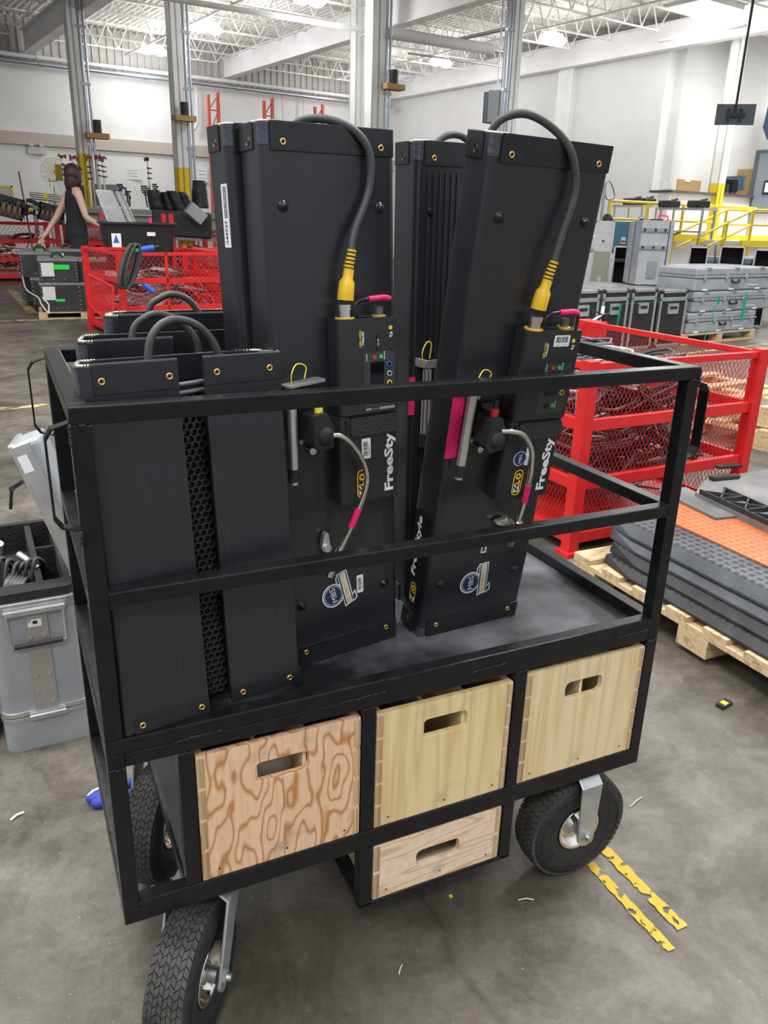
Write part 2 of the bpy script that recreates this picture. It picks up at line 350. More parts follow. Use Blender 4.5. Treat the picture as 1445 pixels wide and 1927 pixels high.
def barcode(b, x0, z0, x1, z1, y, mi=1, seed=1, horiz=True):
    rnd = random.Random(seed); t = 0
    while t < .97:
        w = rnd.choice((.02, .035, .05))
        if horiz: b.box(x0+(x1-x0)*t, y, z0, x0+(x1-x0)*min(1, t+w), y+.0002, z1, mi)
        else: b.box(x0, y, z0+(z1-z0)*t, x1, y+.0002, z0+(z1-z0)*min(1, t+w), mi)
        t += w+rnd.choice((.02, .03, .045))
    return b

# ------------------------------------------------------------------ the hall (floor, walls, roof)
def quadp(name, mat_, pts, th=None):
    b = B(); b.add(pts, [list(range(len(pts)))]); return b.build(name, mat_)
b = B(); fl = [RW(-14, -9, 0), RW(34, -9, 0), RW(34, 27, 0), RW(-14, 27, 0)]; b.add(fl, [(0, 1, 2, 3)]); struct(b.build('floor', FLOORM))
YB = 23.0; XR = 16.2; YC = 12.0; XC = 18.05; ZD = 5.75
def wallbox(name, x0, y0, x1, y1, z0, z1, m):
    b = B(); b.box(x0, y0, z0, x1, y1, z1); o = b.build(name, m); o.rotation_euler = (0, 0, TH); return struct(o)
wallbox('wall_back', -8, YB, XR, YB+.3, 0, 4.72, WALLM)
b = B()
for i in range(240):
    x = -8+i*.1; b.box(x, YB+.05+(.04 if i % 2 else 0), 4.72, x+.1, YB+.3, ZD)
o = b.build('wall_back_upper', WALLG); o.rotation_euler = (0, 0, TH); struct(o)
wallbox('trim_1', -8, YB-.1, XR, YB, 2.82, 3.12, BAND)
wallbox('wall_right', XR, YC+.25, XR+.3, YB+.3, 0, 5.3, WALLM)
wallbox('wall_office', XR+.3, YC, XC+.3, YC+.25, 0, ZD, WALLM)
wallbox('wall_office_side', XC, 5., XC+.25, YC, 0, ZD, WALLM)
wallbox('trim_2', XR-.12, 15.0, XR, 15.5, 0, 5.0, COLM)      # pilaster
for i, (x, w) in enumerate(((1.2, .28), (8.6, .3))): wallbox('trim_%d' % (3+i), x, YB-.13, x+w, YB-.1, 0, 4.6, COLM)
# fluted metal roof deck
b = B(); x = -9.; vs = []; prof = []
while x < 20: prof += [(x, 0), (x+.055, 0), (x+.075, .06), (x+.13, .06)]; x += .15
vs = [(px, y, ZD+pz) for y in (7.5, YB+.3) for px, pz in prof]; n = len(prof)
b.add(vs, [(i, n+i, n+i+1, i+1) for i in range(n-1)]); o = b.build('ceiling', CEILM); o.rotation_euler = (0, 0, TH); struct(o)

def beam(xr, y0, y1, zb, label):
    b = B(); b.box(-.13, 0, 0, .13, y1-y0, .025); b.box(-.13, 0, .5, .13, y1-y0, .525); b.box(-.045, 0, .025, .045, y1-y0, .5)
    o = b.build('roof_beam', BEAMM); o.location = RW(xr, y0, zb); o.rotation_euler = (0, 0, TH); tag(o, label, 'beam'); return o
beam(4.95, 8, YB-.14, 4.9, 'wide white roof beam at the upper left, ending at the back wall')
beam(10.25, 7.5, YB-.14, 4.9, 'wide white roof beam over the middle of the hall')
beam(15.95, 7.5, YB-.14, 4.9, 'white roof beam along the top of the tall right wall')
def joist(span):
    b = B(); b.bar((0, 0, .54), (span, 0, .54), .06, .035); b.bar((.45, 0, 0), (span-.45, 0, 0), .05, .03)
    n = max(4, int(span/.62)); step = (span-.9)/n
    for i in range(n):
        xa = .45+i*step; b.bar((xa, 0, .01), (xa+step/2, 0, .53), .02); b.bar((xa+step/2, 0, .53), (xa+step, 0, .01), .02)
    b.bar((0.05, 0, .53), (.45, 0, 0), .02); b.bar((span-.05, 0, .53), (span-.45, 0, 0), .02); return b
bays = [(-6.5, 4.9, 'white open-web roof joist at the far left bay under the metal deck', 'roof joists left bay'), (5.0, 10.2, 'white open-web roof joist between the left and middle beams', 'roof joists centre bay'),
        (10.3, 15.9, 'white open-web roof joist between the middle beam and the tall right wall', 'roof joists right bay'), (16.0, 19.9, 'white open-web roof joist above the office corner at upper right', 'roof joists office bay')]
for x0, x1, lab, grp in bays:
    src = None; y = 8.2
    while y < YB-.4:
        if src is None: o = joist(x1-x0).build('roof_joist', JOIST); src = o; tag(o, lab, 'roof joist', grp)
        else: o = src.copy(); COL.objects.link(o)
        o.location = RW(x0, y, 5.19); o.rotation_euler = (0, 0, TH); y += 1.28
    # bridging rods crossing the joists
for i, (x, z) in enumerate(((1.2, 5.16), (7.4, 5.16), (13.4, 5.16))):
    b = B(); b.bar((0, 0, 0), (0, YB-8.5, 0), .035); o = b.build('bridging_bar', JOIST); o.location = RW(x, 8.3, z); o.rotation_euler = (0, 0, TH)
    tag(o, ['thin white bar tying the joists of the left bay', 'thin white bar tying the joists of the centre bay', 'thin white bar tying the joists of the right bay'][i], 'bar')
def pipe(name, a, b_, r, m, label, cat='pipe'):
    q = B(); a = RW(*a); c = RW(*b_); q.cyl(a, c, r, n=12)
    L = (c-a).length; k = max(2, int(L/2.5))
    for i in range(1, k): p = a.lerp(c, i/k); d = (c-a).normalized()*.05; q.cyl(p-d, p+d, r*1.25, n=12)
    return tag(q.build(name, m), label, cat)
pipe('sprinkler_pipe', (-8, YB-.5, 4.8), (15.6, YB-.5, 4.8), .05, WPIPE, 'white sprinkler pipe running high along the back wall')
pipe('steel_conduit', (-8, YB-.75, 4.62), (15.6, YB-.75, 4.62), .055, GPIPE, 'grey steel conduit under the white pipe on the back wall')
q_ = B(); q_.cyl(fz(300, -6, 4.78), fz(690, 57, 4.78), 0.05, n=12); tag(q_.build('heating_pipe', COLM), 'thick off-white pipe crossing in front of the middle beam', 'pipe')
q_ = B(); q_.cyl(fz(734, 62, 4.7), fz(925, 93, 4.7), 0.11, n=12); tag(q_.build('ventilation_duct', BEAMM), 'pale duct crossing the right bay under the joists', 'pipe')
q_ = B(); q_.cyl(fz(767, 100, 4.6), fz(949, 126, 4.6), 0.02, n=12); tag(q_.build('cable_conduit', STEEL), 'thin grey conduit below the pale duct', 'pipe')
q_ = B(); q_.cyl(fz(858, 75, 4.82), fz(958, 53, 4.82), 0.035, n=12); tag(q_.build('angled_conduit', GPIPE), 'thin conduit angling across the right bay', 'pipe')
q_ = B(); q_.cyl(fz(1240, 78, 4.85), fz(1404, 48, 4.85), 0.03, n=12); tag(q_.build('ceiling_rail', WHT), 'white rail beside the large ceiling lamp at upper right', 'pipe')
# drain pipe, wall boxes, exit light, papers
b = B(); p0 = RW(.25, YB-.2, 4.4); b.cyl(p0, p0-Vector((0, 0, 3.)), .07); b.tube([p0-Vector((0, 0, 1.3)), p0+RW(.25, 0, 0)-Vector((0, 0, 1.1)), p0+RW(.35, 0, 0)-Vector((0, 0, 1.05))], .06)
tag(b.build('drain_pipe', WPIPE), 'white vertical drain pipe at the far left of the back wall', 'pipe')
b = B(); p0 = RW(9.3, YB-.25, 4.6); b.tube([p0, p0-Vector((0, 0, .9)), p0-Vector((0, 0, 1.1))+RW(-.12, 0, 0)], .05); tag(b.build('wall_pipe', WPIPE), 'short white pipe with bent foot beside the back wall pilaster', 'pipe')
b = B(); p0 = RW(11.9, YB-.3, 3.9); b.box(p0.x, p0.y, p0.z-.5, p0.x+.4, p0.y+.15, p0.z); b.cyl(p0+Vector((.1, .1, 0)), p0+Vector((.1, .1, .8)), .03); tag(b.build('wall_box', WPIPE), 'large white electrical box high on the back wall', 'electrical box')
b = B(); p0 = RW(12.6, YB-.3, 4.05); b.box(p0.x, p0.y, p0.z-.25, p0.x+.25, p0.y+.15, p0.z); b.cyl(p0+Vector((.1, .1, 0)), p0+Vector((.1, .1, .6)), .02); tag(b.build('wall_box', WPIPE), 'small white electrical box to the right of the large one', 'electrical box')
p = froom(69, 284, yr=YB-.02); b = B(); b.box(p.x-.22, p.y-.06, p.z-.08, p.x+.22, p.y, p.z+.1); b.cyl((p.x-.12, p.y-.05, p.z+.14), (p.x-.12, p.y-.12, p.z+.14), .05); b.cyl((p.x+.12, p.y-.05, p.z+.14), (p.x+.12, p.y-.12, p.z+.14), .05)
tag(b.build('emergency_light', WPIPE), 'white twin-head emergency light on the left of the back wall', 'lamp')
for i, (u, v, w, h, l) in enumerate(((250, 327, .5, .3, 'white paper notice on the back wall left of the column'), (380, 329, .34, .4, 'white paper notice on the back wall beside the tall light'))):
    p = froom(u, v, yr=YB-.02); b = B(); b.box(p.x-w/2, p.y-.012, p.z-h/2, p.x+w/2, p.y, p.z+h/2)
    for k in range(3): b.box(p.x-w*.3, p.y-.014, p.z-h*.25+k*h*.25, p.x+w*.25, p.y-.012, p.z-h*.22+k*h*.25, 1)
    tag(b.build('paper_notice', [WHT, DGREY]), l, 'notice')

def column(xr, yr, label, w=.26, conduit=True, yellow=2.2, cside=1, box_=None, z0=0):
    t = thing('steel_column', label, 'column', RW(xr, yr, 0), TH)
    b = B(); h = w/2
    for z0_, z1_, mi in ((z0, yellow, 1), (yellow, ZD, 0)):
        b.box(-h, -h, z0_, h, -h+.03, z1_, mi); b.box(-h, h-.03, z0_, h, h, z1_, mi); b.box(-.02, -h, z0_, .02, h, z1_, mi); b.box(-h, -h, z0_, -h+.02, h, z1_, mi)
    b.build('shaft', [COLM, YWHT], t)
    if conduit:
        q = B()
        for k, r in ((0, .035), (.09, .025)): q.cyl((cside*(h+.04+k), -h+.02, 0), (cside*(h+.04+k), -h+.02, ZD), r, n=10)
        for z in (2.5, 3.6, 4.6): q.box(cside*(h+.07)-.09, -h-.02, z, cside*(h+.07)+.09, -h+.05, z+.05)
        q.build('conduit', GPIPE, t)
    return t
column(4.6, 17.3, 'white column with yellow foot behind the walking person, with conduits', .2, cside=1, yellow=2.35)
column(6.35, 16.4, 'white column with yellow foot above the black bags', .24, cside=1, yellow=2.15)
column(10.15, 15.6, 'white column under the far end of the thick pipe, mostly hidden', .26, False)
column(9.6, 14.1, 'widest white column, rising behind the tall left light fixture', .3, cside=1)
column(11.35, 12.0, 'white column with conduits left of the tall right wall', .24, cside=-1)
column(16.6, 10.8, 'bright white and yellow column behind the ceiling screen', .24, False, yellow=2.2, z0=1.05)
# speakers on wooden brackets fixed to the columns
for (u, v, x, y, l) in ((348, 217, 6.35, 16.1, 'black round speaker on a wooden shelf on the yellow-footed column'), (184, 250, 4.6, 17., 'black round speaker on a wooden shelf at far left column'), (741, 158, 9.7, 13.85, 'black round speaker on a wooden shelf on the widest column')):
    p = froom(u, v, yr=y); t = thing('wall_speaker', l, 'speaker', p, TH); s_ = .9 if u < 700 else .95
    b = B(); b.cyl((0, 0, .0), (0, 0, .26*s_), .09*s_, n=20); b.build('speaker_body', BPL, t)
    b = B(); b.box(-.24, -.12, -.11, .2, .12, -.01); b.build('shelf_bracket', CORK, t)

def lamp(u, v, z, w, d, label, big=False, watt=0):
    p = fz(u, v, z); t = thing('ceiling_lamp', label, 'ceiling lamp', p, TH)
    if big:
        b = B(); b.box(-w/2, -d/2, .02, w/2, d/2, .1); b.build('housing', WPIPE, t); b = B(); b.box(-w/2+.03, -d/2+.03, 0, w/2-.03, d/2-.03, .03); b.build('lens', LAMP, t)
    else:
        for sx in (-1, 1): b = B(); b.ball((sx*w*.27, 0, 0), w*.27, 14, 0, (1, 1, .62)); b.build('lens', LAMP, t)
        b = B(); b.cyl((0, 0, .08), (0, 0, .3), .1, .06); b.box(-w*.4, -.05, .1, w*.4, .05, .14); b.cyl((0, 0, .3), (0, 0, .5), .012); b.build('housing', JOIST, t)
    if watt:
        ld = bpy.data.lights.new('ceiling_lamp_light', 'POINT'); ld.energy = watt; ld.shadow_soft_size = .3; lo_ = bpy.data.objects.new('ceiling_lamp_light', ld); COL.objects.link(lo_); lo_.location = p-Vector((0, 0, .5))
    return t
lamp(390, 54, 5.1, .62, .3, 'glowing twin ceiling lamp in the left bay, nearer one', watt=105)
lamp(289, 96, 5.1, .62, .3, 'glowing twin ceiling lamp in the left bay, farther one', watt=93)
lamp(582, 0, 5.1, .62, .3, 'glowing ceiling lamp cut by the top edge in the middle', watt=93)
lamp(1040, 75, 5.1, .66, .4, 'glowing ceiling lamp right of the conduit column', watt=45)
lamp(829, 118, 5.1, .6, .3, 'glowing twin ceiling lamp above the speaker shelf', watt=55)
lamp(684, 145, 5.1, .55, .3, 'small glowing ceiling lamp between the two close columns', watt=62)
lamp(869, 179, 5.1, .6, .35, 'farthest small glowing ceiling lamp low in the right bay', watt=45)
lamp(1323, 20, 5.25, 1.25, .95, 'large bright flat ceiling lamp at the upper right', True, watt=75)

# hanging screen at the right
t = thing('hanging_screen', 'flat screen seen from behind, hanging from a black pole at upper right', 'screen', froom(1383, 218, xr=14.), TH+radians(-45))
b = B(); b.box(-.42, -.03, -.19, .42, .02, .24); b.build('screen_body', DGREY, t, .01)
b = B(); b.cyl((-.02, -.06, -.05), (-.02, -.06, 2.8), .03); b.build('hanging_pole', BPL, t)
b = B(); b.box(-.18, -.08, -.12, -.12, -.03, .14); b.box(.08, -.08, -.12, .14, -.03, .14); b.box(-.2, -.09, -.03, .2, -.05, .05); b.build('mount_bracket', BPL, t); t.scale = (.8, .8, .8)

# office corner: boards, door, window, desk, notices
def on_wall_x(u0, v0, u1, v1, yr, name, label, cat, m, th=.03, extra=None):    # on the wall facing the hall
    a = froom(u0, v0, yr=yr); c = froom(u1, v1, yr=yr); t = (RW(1, 0, 0)); n = RW(0, -1, 0)
    L = (c-a).dot(t); b = B(); M = Matrix.Translation(a) @ Matrix.Rotation(TH, 4, 'Z'); h = a.z-c.z
    b.box(0, -th, -h, L, 0, 0, 0, M)
    return tag(b.build(name, m), label, cat)
def on_wall_y(u0, v0, u1, v1, xr, name, label, cat, m, th=.03):               # on the wall running towards us
    a = froom(u0, v0, xr=xr); c = froom(u1, v1, xr=xr); L = (a-c).dot(RW(0, 1, 0)); b = B()
    M = Matrix.Translation(a) @ Matrix.Rotation(TH, 4, 'Z'); b.box(-th, -L, -(a.z-c.z), 0, 0, 0, 0, M); return tag(b.build(name, m), label, cat)
on_wall_x(1275, 337, 1310, 392, YC-.01, 'cork_board', 'brown cork board on the bright wall left of the yellow column', 'notice board', CORK)
on_wall_x(1289, 338, 1298, 343, YC-.05, 'board_card', 'small white card at the top of the left cork board', 'card', WHT, .01)
on_wall_x(1247, 340, 1262, 356, YC-.01, 'paper_notice', 'pale paper notice near the corner of the bright wall', 'notice', PAPER, .01)
on_wall_y(1344, 333, 1380, 400, XC-.01, 'office_door', 'grey office door behind the yellow column', 'door', DGREY, .06)
on_wall_y(1390, 319, 1414, 372, XC-.01, 'cork_board', 'narrow brown cork board right of the office door', 'notice board', CORK)
on_wall_y(1388, 331, 1400, 356, XC-.05, 'blue_poster', 'dark blue poster on the narrow cork board', 'poster', mat('poster_blue', (.03, .06, .16), .5, col2=(.2, .3, .45), scale=6), .01)
on_wall_y(1412, 333, 1420, 347, XC-.01, 'red_notice', 'small red and white notice beside the office window', 'notice', mat('red_notice', (.7, .3, .3), .6, col2=(.8, .75, .75), scale=9), .01)
t = thing('office_window', 'tall dark grey framed office window at the right edge', 'window', (0, 0, 0))
a = froom(1427, 283, xr=XC-.02); M = Matrix.Translation(a) @ Matrix.Rotation(TH, 4, 'Z')
b = B(); b.box(-.08, -1.5, -1.35, 0, 0, 0, 0, M); b.build('frame', DGREY, t); b = B(); b.box(-.1, -1.5, -1.28, -.081, -.12, -.08, 0, M); b.build('pane', mat('window_pane', (.22, .26, .3), .15), t)
b = B(); b.box(-.12, -.75, -.95, -.1, -.35, -.65, 0, M); b.box(-.125, -.7, -.9, -.12, -.4, -.7, 1, M); b.build('framed_paper', [BPL, WHT], t)
a = froom(1440, 240, xr=XC-.3); b = B(); M = Matrix.Translation(a) @ Matrix.Rotation(TH, 4, 'Z'); b.prism([(-.9, .5), (0, .6), (.05, 0), (-.1, -.25), (-.9, -.3)], -.02, .02, 'x', 0, M); tag(b.build('hanging_sign', NAVY), 'corner of a dark blue sign at the right edge', 'sign')
# raised dock with yellow railing
zp = 1.05; P0 = RW(10.8, 10.0); 
b = B(); b.box(11.2, 10.0, 0, 20, 12.0, zp); o = b.build('trim_5', WALLM); o.rotation_euler = (0, 0, TH); struct(o)
b = B(); b.box(15.2, 9.0, 0, 20, 10.0, zp-.02); o = b.build('trim_6', WALLM); o.rotation_euler = (0, 0, TH); struct(o)
t = thing('yellow_railing', 'yellow tube railing with toe board along the raised dock', 'railing', RW(0, 0, 0), TH)
b = B()
for x in (12.2, 13.3, 14.4, 15.5): b.cyl((x, 9.95, zp-.05), (x, 9.95, 1.69), .03, n=8)
b.build('posts', YRAIL, t); b = B(); b.cyl((12.2, 9.95, 1.69), (16.9, 9.95, 1.69), .028, n=8); b.cyl((12.2, 9.95, 1.38), (15.5, 9.95, 1.38), .024, n=8); b.build('rails', YRAIL, t)
b = B(); b.box(12.2, 9.9, zp-.06, 18, 9.93, zp+.08); b.build('toe_board', YRAIL, t)
t = thing('stair_railing', 'yellow stair handrails rising to the dock at the right edge', 'railing', RW(0, 0, 0), TH); b = B()
for y in (8.9, 9.5):
    b.cyl((13.4, y, 1.05), (15.2, y, 1.62), .025, n=8); b.cyl((13.6, y, .85), (15.2, y, 1.34), .02, n=8); b.cyl((15.2, y, 1.62), (18, y, 1.66), .025, n=8); b.cyl((15.2, y, 1.34), (18, y, 1.36), .02, n=8)
    for x in (13.6, 14.4, 15.2, 16.1, 17.1): b.cyl((x, y, .4), (x, y, min(1.63, 1.1+(x-13.4)*.3)), .025, n=8)
b.box(14.9, 8.85, .93, 18, 8.9, 1.05); b.build('handrails', YRAIL, t)
t = thing('service_counter', 'long white service counter with dark top at the right', 'counter', RW(0, 0, 0), TH)
b = B(); b.box(15.0, 10.8, zp, 18.0, 11.1, 1.95); b.build('counter_front', WALLM, t); b = B(); b.box(14.95, 10.7, 1.95, 18.0, 11.3, 2.0); b.build('counter_top', mat('dark_counter', (.1, .08, .08), .4), t)
for i, (x, l) in enumerate(((16.95, 'dark monitor on the service counter, left one'), (17.35, 'wider dark monitor on the service counter, right one'))):
    t = thing('computer_monitor', l, 'monitor', RW(x, 10.95, 2.0), TH); w = .17+.05*i
    b = B(); b.box(-w, -.03, .06, w, .01, .32); b.build('screen', SCRN, t, .008); b = B(); b.cyl((0, 0, 0), (0, 0, .1), .03); b.box(-.08, -.06, 0, .08, .06, .015); b.build('monitor_stand', BPL, t)
def work_table(u0, u1, v, dist, label):
    a = fd(u0, v, dist); c = fd(u1, v+3, dist-.5); t = thing('steel_table', label, 'table', (a.x, a.y, 1.05), math.atan2(c.y-a.y, c.x-a.x)); L = (c-a).length; z = a.z-1.05
    b = B(); b.box(0, -.2, z-.04, L, .3, z); b.build('table_top', STEEL, t); b = B(); b.box(.03, -.18, .12, L-.03, .28, .15); b.build('shelf', STEEL, t)
    for x in (.03, L-.05):
        for y in (-.18, .26): b = B(); b.box(x, y, 0, x+.035, y+.035, z-.04); b.build('leg', STEEL, t)
    return a, c
a1, c1 = work_table(1165, 1222, 386, 18.5, 'grey steel table on the dock carrying black cases, left one'); a2, c2 = work_table(1250, 1335, 391, 17.5, 'grey steel table on the dock in front of the cork board')
for a, c, f, l in ((a1, c1, .45, 'black case on the left dock table, left one'), (a1, c1, .85, 'black case on the left dock table, right one'), (a2, c2, .1, 'small black machine on the dock table left end'), (a2, c2, .75, 'small grey phone machine on the dock table right end')):
    p = a.lerp(c, f); b = B(); b.box(p.x-.15, p.y-.15, a.z+.005, p.x+.15, p.y+.15, a.z+.13); b.cyl((p.x-.05, p.y-.1, a.z+.13), (p.x+.1, p.y-.1, a.z+.16), .02); tag(b.build('equipment_case', BPL, None, .02), l, 'case')
# air unit
p = froom(930, 200, yr=12.6); t = thing('hanging_heater', 'grey louvred unit heater left of the conduit column', 'heater', p, TH)
b = B(); b.box(-.12, -.2, -.3, .25, .2, .26); b.build('heater_body', DGREY, t); b = B(); b.cyl((.05, 0, .26), (.05, 0, 2.3), .015); b.build('hanger_rod', STEEL, t); b = B(); b.box(-.33, -.24, -.32, -.1, -.2, .24); b.build('side_panel', mat('heater_grey', (.32, .35, .38), .5), t)
b = B()
for k in range(3): b.box(0, -.215, -.2+k*.17, .22, -.2, -.17+k*.17)
b.build('louvre', STEEL, t)
# orange pallet racking far behind
for i, (u, v, w, l) in enumerate(((402, 212, .55, 'orange rack upright at the back wall, left one'), (505, 222, .5, 'orange rack upright at the back wall, second from left'), (600, 232, .5, 'orange rack upright at the back wall, third from left'), (688, 240, .5, 'orange rack upright partly behind the close columns'))):
    p = froom(u, v, yr=21.5); b = B(); top = p.z+.42
    for x in (-w/2*.5, w/2*.5): b.box(x-.035, -.04, 0, x+.035, .04, top+(.08 if x > 0 else 0))
    z = .3
    while z < top: b.bar((-w*.25, 0, z), (w*.25, 0, z), .03); b.bar((-w*.25, 0, z), (w*.25, 0, min(z+.6, top)), .025); z += .6
    o = b.build('rack_upright', RACKO); o.location = (p.x, p.y, 0); o.rotation_euler = (0, 0, TH); tag(o, l, 'rack')

# ------------------------------------------------------------------ floor markings and litter
def strip(name, pts, m, label):
    b = B(); b.add([(p[0], p[1], .0025) for p in pts], [list(range(len(pts)))]); return tag(b.build(name, m), label, 'floor marking')
def worn_line(name, a, c, w, m, label, seed=1, step=.03):
    rnd = random.Random(seed); a = Vector(a[:2]); c = Vector(c[:2]); d = (c-a).normalized(); nrm = Vector((-d.y, d.x)); L = (c-a).length; n = max(3, int(L/step)); b = B(); vs = []
    for i in range(n+1):
        p = a+d*L*i/n; vs += [(*(p+nrm*(w/2+rnd.uniform(-w*.1, w*.07))), .0025), (*(p-nrm*(w/2+rnd.uniform(-w*.1, w*.07))), .0025)]
    b.add(vs, [(2*i, 2*i+1, 2*i+3, 2*i+2) for i in range(n)]); return tag(b.build(name, m), label, 'floor marking')
worn_line('yellow_floor_line', fz(1128, 1590), fz(1284, 1748), .025, LINE1, 'worn yellow floor stripe right of the front wheel, right one of the pair', 2, .01)
worn_line('yellow_floor_line', fz(1102, 1617), fz(1262, 1790), .021, LINE1, 'worn yellow floor stripe right of the front wheel, left one of the pair', 3, .01)
worn_line('yellow_floor_line', fz(-60, 607), fz(420, 590), .16, LINE2, 'yellow floor line in front of the black crates', 4)
worn_line('yellow_floor_line', fz(-60, 775), fz(118, 760), .09, LINE2, 'yellow floor line at the left beyond the cart handles', 5)
worn_line('yellow_floor_line', fz(1230, 672), fz(1500, 641), .09, LINE2, 'yellow floor line in front of the pallet of grey cases', 6)
worn_line('yellow_floor_line', fz(20, 545), fz(62, 590), .12, LINE2, 'faded yellow floor line leading to the black crates', 7)
def straw(u, v, L, ang, label, m=CREAM, r=.0012):
    p = fz(u, v); b = B(); d = Vector((cos(ang), sin(ang), 0))*L; b.tube([p+Vector((0, 0, .002)), p+d*.5+Vector((0, 0, .006)), p+d+Vector((0, 0, .002))], r, 6); tag(b.build('straw_scrap', m), label, 'litter')
straw(284, 1670, .05, .1, 'thin straw on the floor inside the left bay of the cart'); straw(1185, 1520, .05, .3, 'thin straw on the floor right of the front wheel')
straw(20, 1545, .03, .5, 'pale scrap on the floor at the left edge', CREAM, .003); straw(165, 1500, .03, .6, 'wood sliver on the floor beside the blue rag', CREAM, .003); straw(975, 1695, .03, -.4, 'thin straw in front of the lower drawer'); straw(750, 1835, .02, .8, 'short pale scrap on the floor in the foreground')
p = fz(1362, 1328); b = B(); M = Matrix.Translation(p) @ Matrix.Rotation(.2, 4, 'Z'); b.box(-.022, -.012, 0, .022, .012, .01, 0, M); b.box(-.01, -.009, .01, .008, .009, .0105, 1, M); tag(b.build('adapter_scrap', [BPL, YELB], None, .002), 'small black plastic piece with yellow label on the right floor', 'litter')
p = fz(205, 1500); b = B(); rnd = random.Random(4)
for k in range(7): b.ball((p.x+rnd.uniform(-.03, .04), p.y+rnd.uniform(-.03, .03), .012), .018, 10, 0, (1.3, .8, .7))
tag(b.build('blue_rag', BLUER), 'crumpled blue rag on the floor behind the left wheel', 'rag')
p = fz(848, 1687); b = B(); b.box(p.x-.003, p.y-.003, 0, p.x+.003, p.y+.003, .002); tag(b.build('yellow_chip', YELB), 'tiny yellow chip on the floor before the lower drawer', 'litter')
for i, (u, v) in enumerate(((690, 1100),)): pass

# ------------------------------------------------------------------ the black cart
L_, W_, w = .9577, .4589, .0234
ZT, ZM, ZDK, ZDB, ZBT, ZB, ZL = 1.0179, .7821, .5671, .5231, .2865, .251, .1265
cart = thing('equipment_cart', 'black steel equipment cart with railings, plywood drawers and large pneumatic wheels', 'cart', (0, 0, 0))
b = B()
for x in (0, L_-w):
    for y in (0, W_-w): b.box(x, y, ZBT, x+w, y+w, ZDK-.0225); b.box(x, y, ZDK, x+w, y+w, ZT-.0215)
def ringr(z0, z1):
    b.box(0, 0, z0, L_, w, z1); b.box(0, W_-w, z0, L_, W_, z1); b.box(0, w, z0, w, W_-w, z1); b.box(L_-w, w, z0, L_, W_-w, z1)
ringr(ZT-.0215, ZT)
for y in (0, W_-w): b.box(w, y, ZM-.0205, L_-w, y+w, ZM)
for x in (0, L_-w): b.box(x, w, ZM-.0205, x+w, W_-w, ZM)
ringr(ZDK-.0225, ZDK); 
b.box(w, 0, ZDB, L_-w, w, ZDK-.0225); b.box(w, W_-w, ZDB, L_-w, W_, ZDK-.0225); b.box(0, w, ZDB, w, W_-w, ZDK-.0225); b.box(L_-w, w, ZDB, L_, W_-w, ZDK-.0225)
ringr(ZB, ZBT)
D1, D2, D3 = (.0918, .1136), (.3717, .3951), (.6515, .6747)
for a, c in (D1, D2, D3):
    for y in (0, W_-w): b.box(a, y, ZBT, c, y+w, ZDB)
    b.box(a, w, ZB, c, W_-w, ZBT-.012)
for a, c in (D2, D3):
    for y in (0, W_-w): b.box(a, y, ZL, c, y+w, ZB)
    b.box(a, w, ZL, c, W_-w, ZL+.012)
b.box(D2[0], 0, ZL-.002, D3[1], w, ZL+.006); b.box(D2[0], W_-w, ZL-.002, D3[1], W_, ZL+.006)
b.build('frame', BLK, cart, .0018)
b = B(); b.box(w, w, ZDB+.004, L_-w, W_-w, ZDK-.0215); b.build('deck', DECK, cart)
b = B(); b.box(D1[0], w, ZBT-.012, L_-w, W_-w, ZBT-.008); b.build('drawer_shelf', BLK, cart)
b = B(); b.box(D1[0]+.004, w, ZBT-.008, D1[0]+.007, W_-w, ZDB); b.build('side_sheet', mat('dark_sheet', (.05, .052, .054), .4), cart)
b = B(); b.box(D2[1], w, ZL+.002, D3[0], W_-w, ZL+.006); b.build('lower_shelf', BLK, cart)
b = B(); rnd = random.Random(3)
def bead(a, c, r=.0016, n=16):
    a = Vector(a); c = Vector(c); b.tube([a.lerp(c, i/n)+Vector((rnd.uniform(-1, 1), rnd.uniform(-1, 0), rnd.uniform(-1, 1)))*.0011 for i in range(n+1)], lambda t: r*rnd.uniform(.5, 1.1), 6)
zs = ZDK-.022
for x0, x1 in ((.09, .155), (.335, .41), (.56, .63), (.86, .93)): bead((x0, -.0003, zs), (x1, -.0003, zs+.002))
for (a, c) in (D1, D2, D3): bead((a, -.0003, ZDB), (c, -.0003, ZDB)); bead((c, -.0003, ZBT+.001), (a, -.0003, ZBT+.001), .001)
for x in (w*.1, L_-w): bead((x, -.0003, ZDB-.001), (x+w*.9, -.0003, ZDB-.001)); bead((x, -.0003, ZT-.022), (x+w*.9, -.0003, ZT-.022))
for z in (ZM, ZM-.0205): bead((w, -.0003, z), (w, .02, z)); bead((L_-w, -.0003, z), (L_-w, .02, z))
bead((L_, .001, ZT-.004), (L_, .001, ZT-.03), .0028); bead((0, .001, ZT-.02), (0, .001, ZT-.045), .0028); bead((0, .001, .868), (0, .001, .85), .0028); bead((w, .0, ZB+.018), (w, 0, ZBT), .0015)
b.build('weld_beads', WELD, cart)
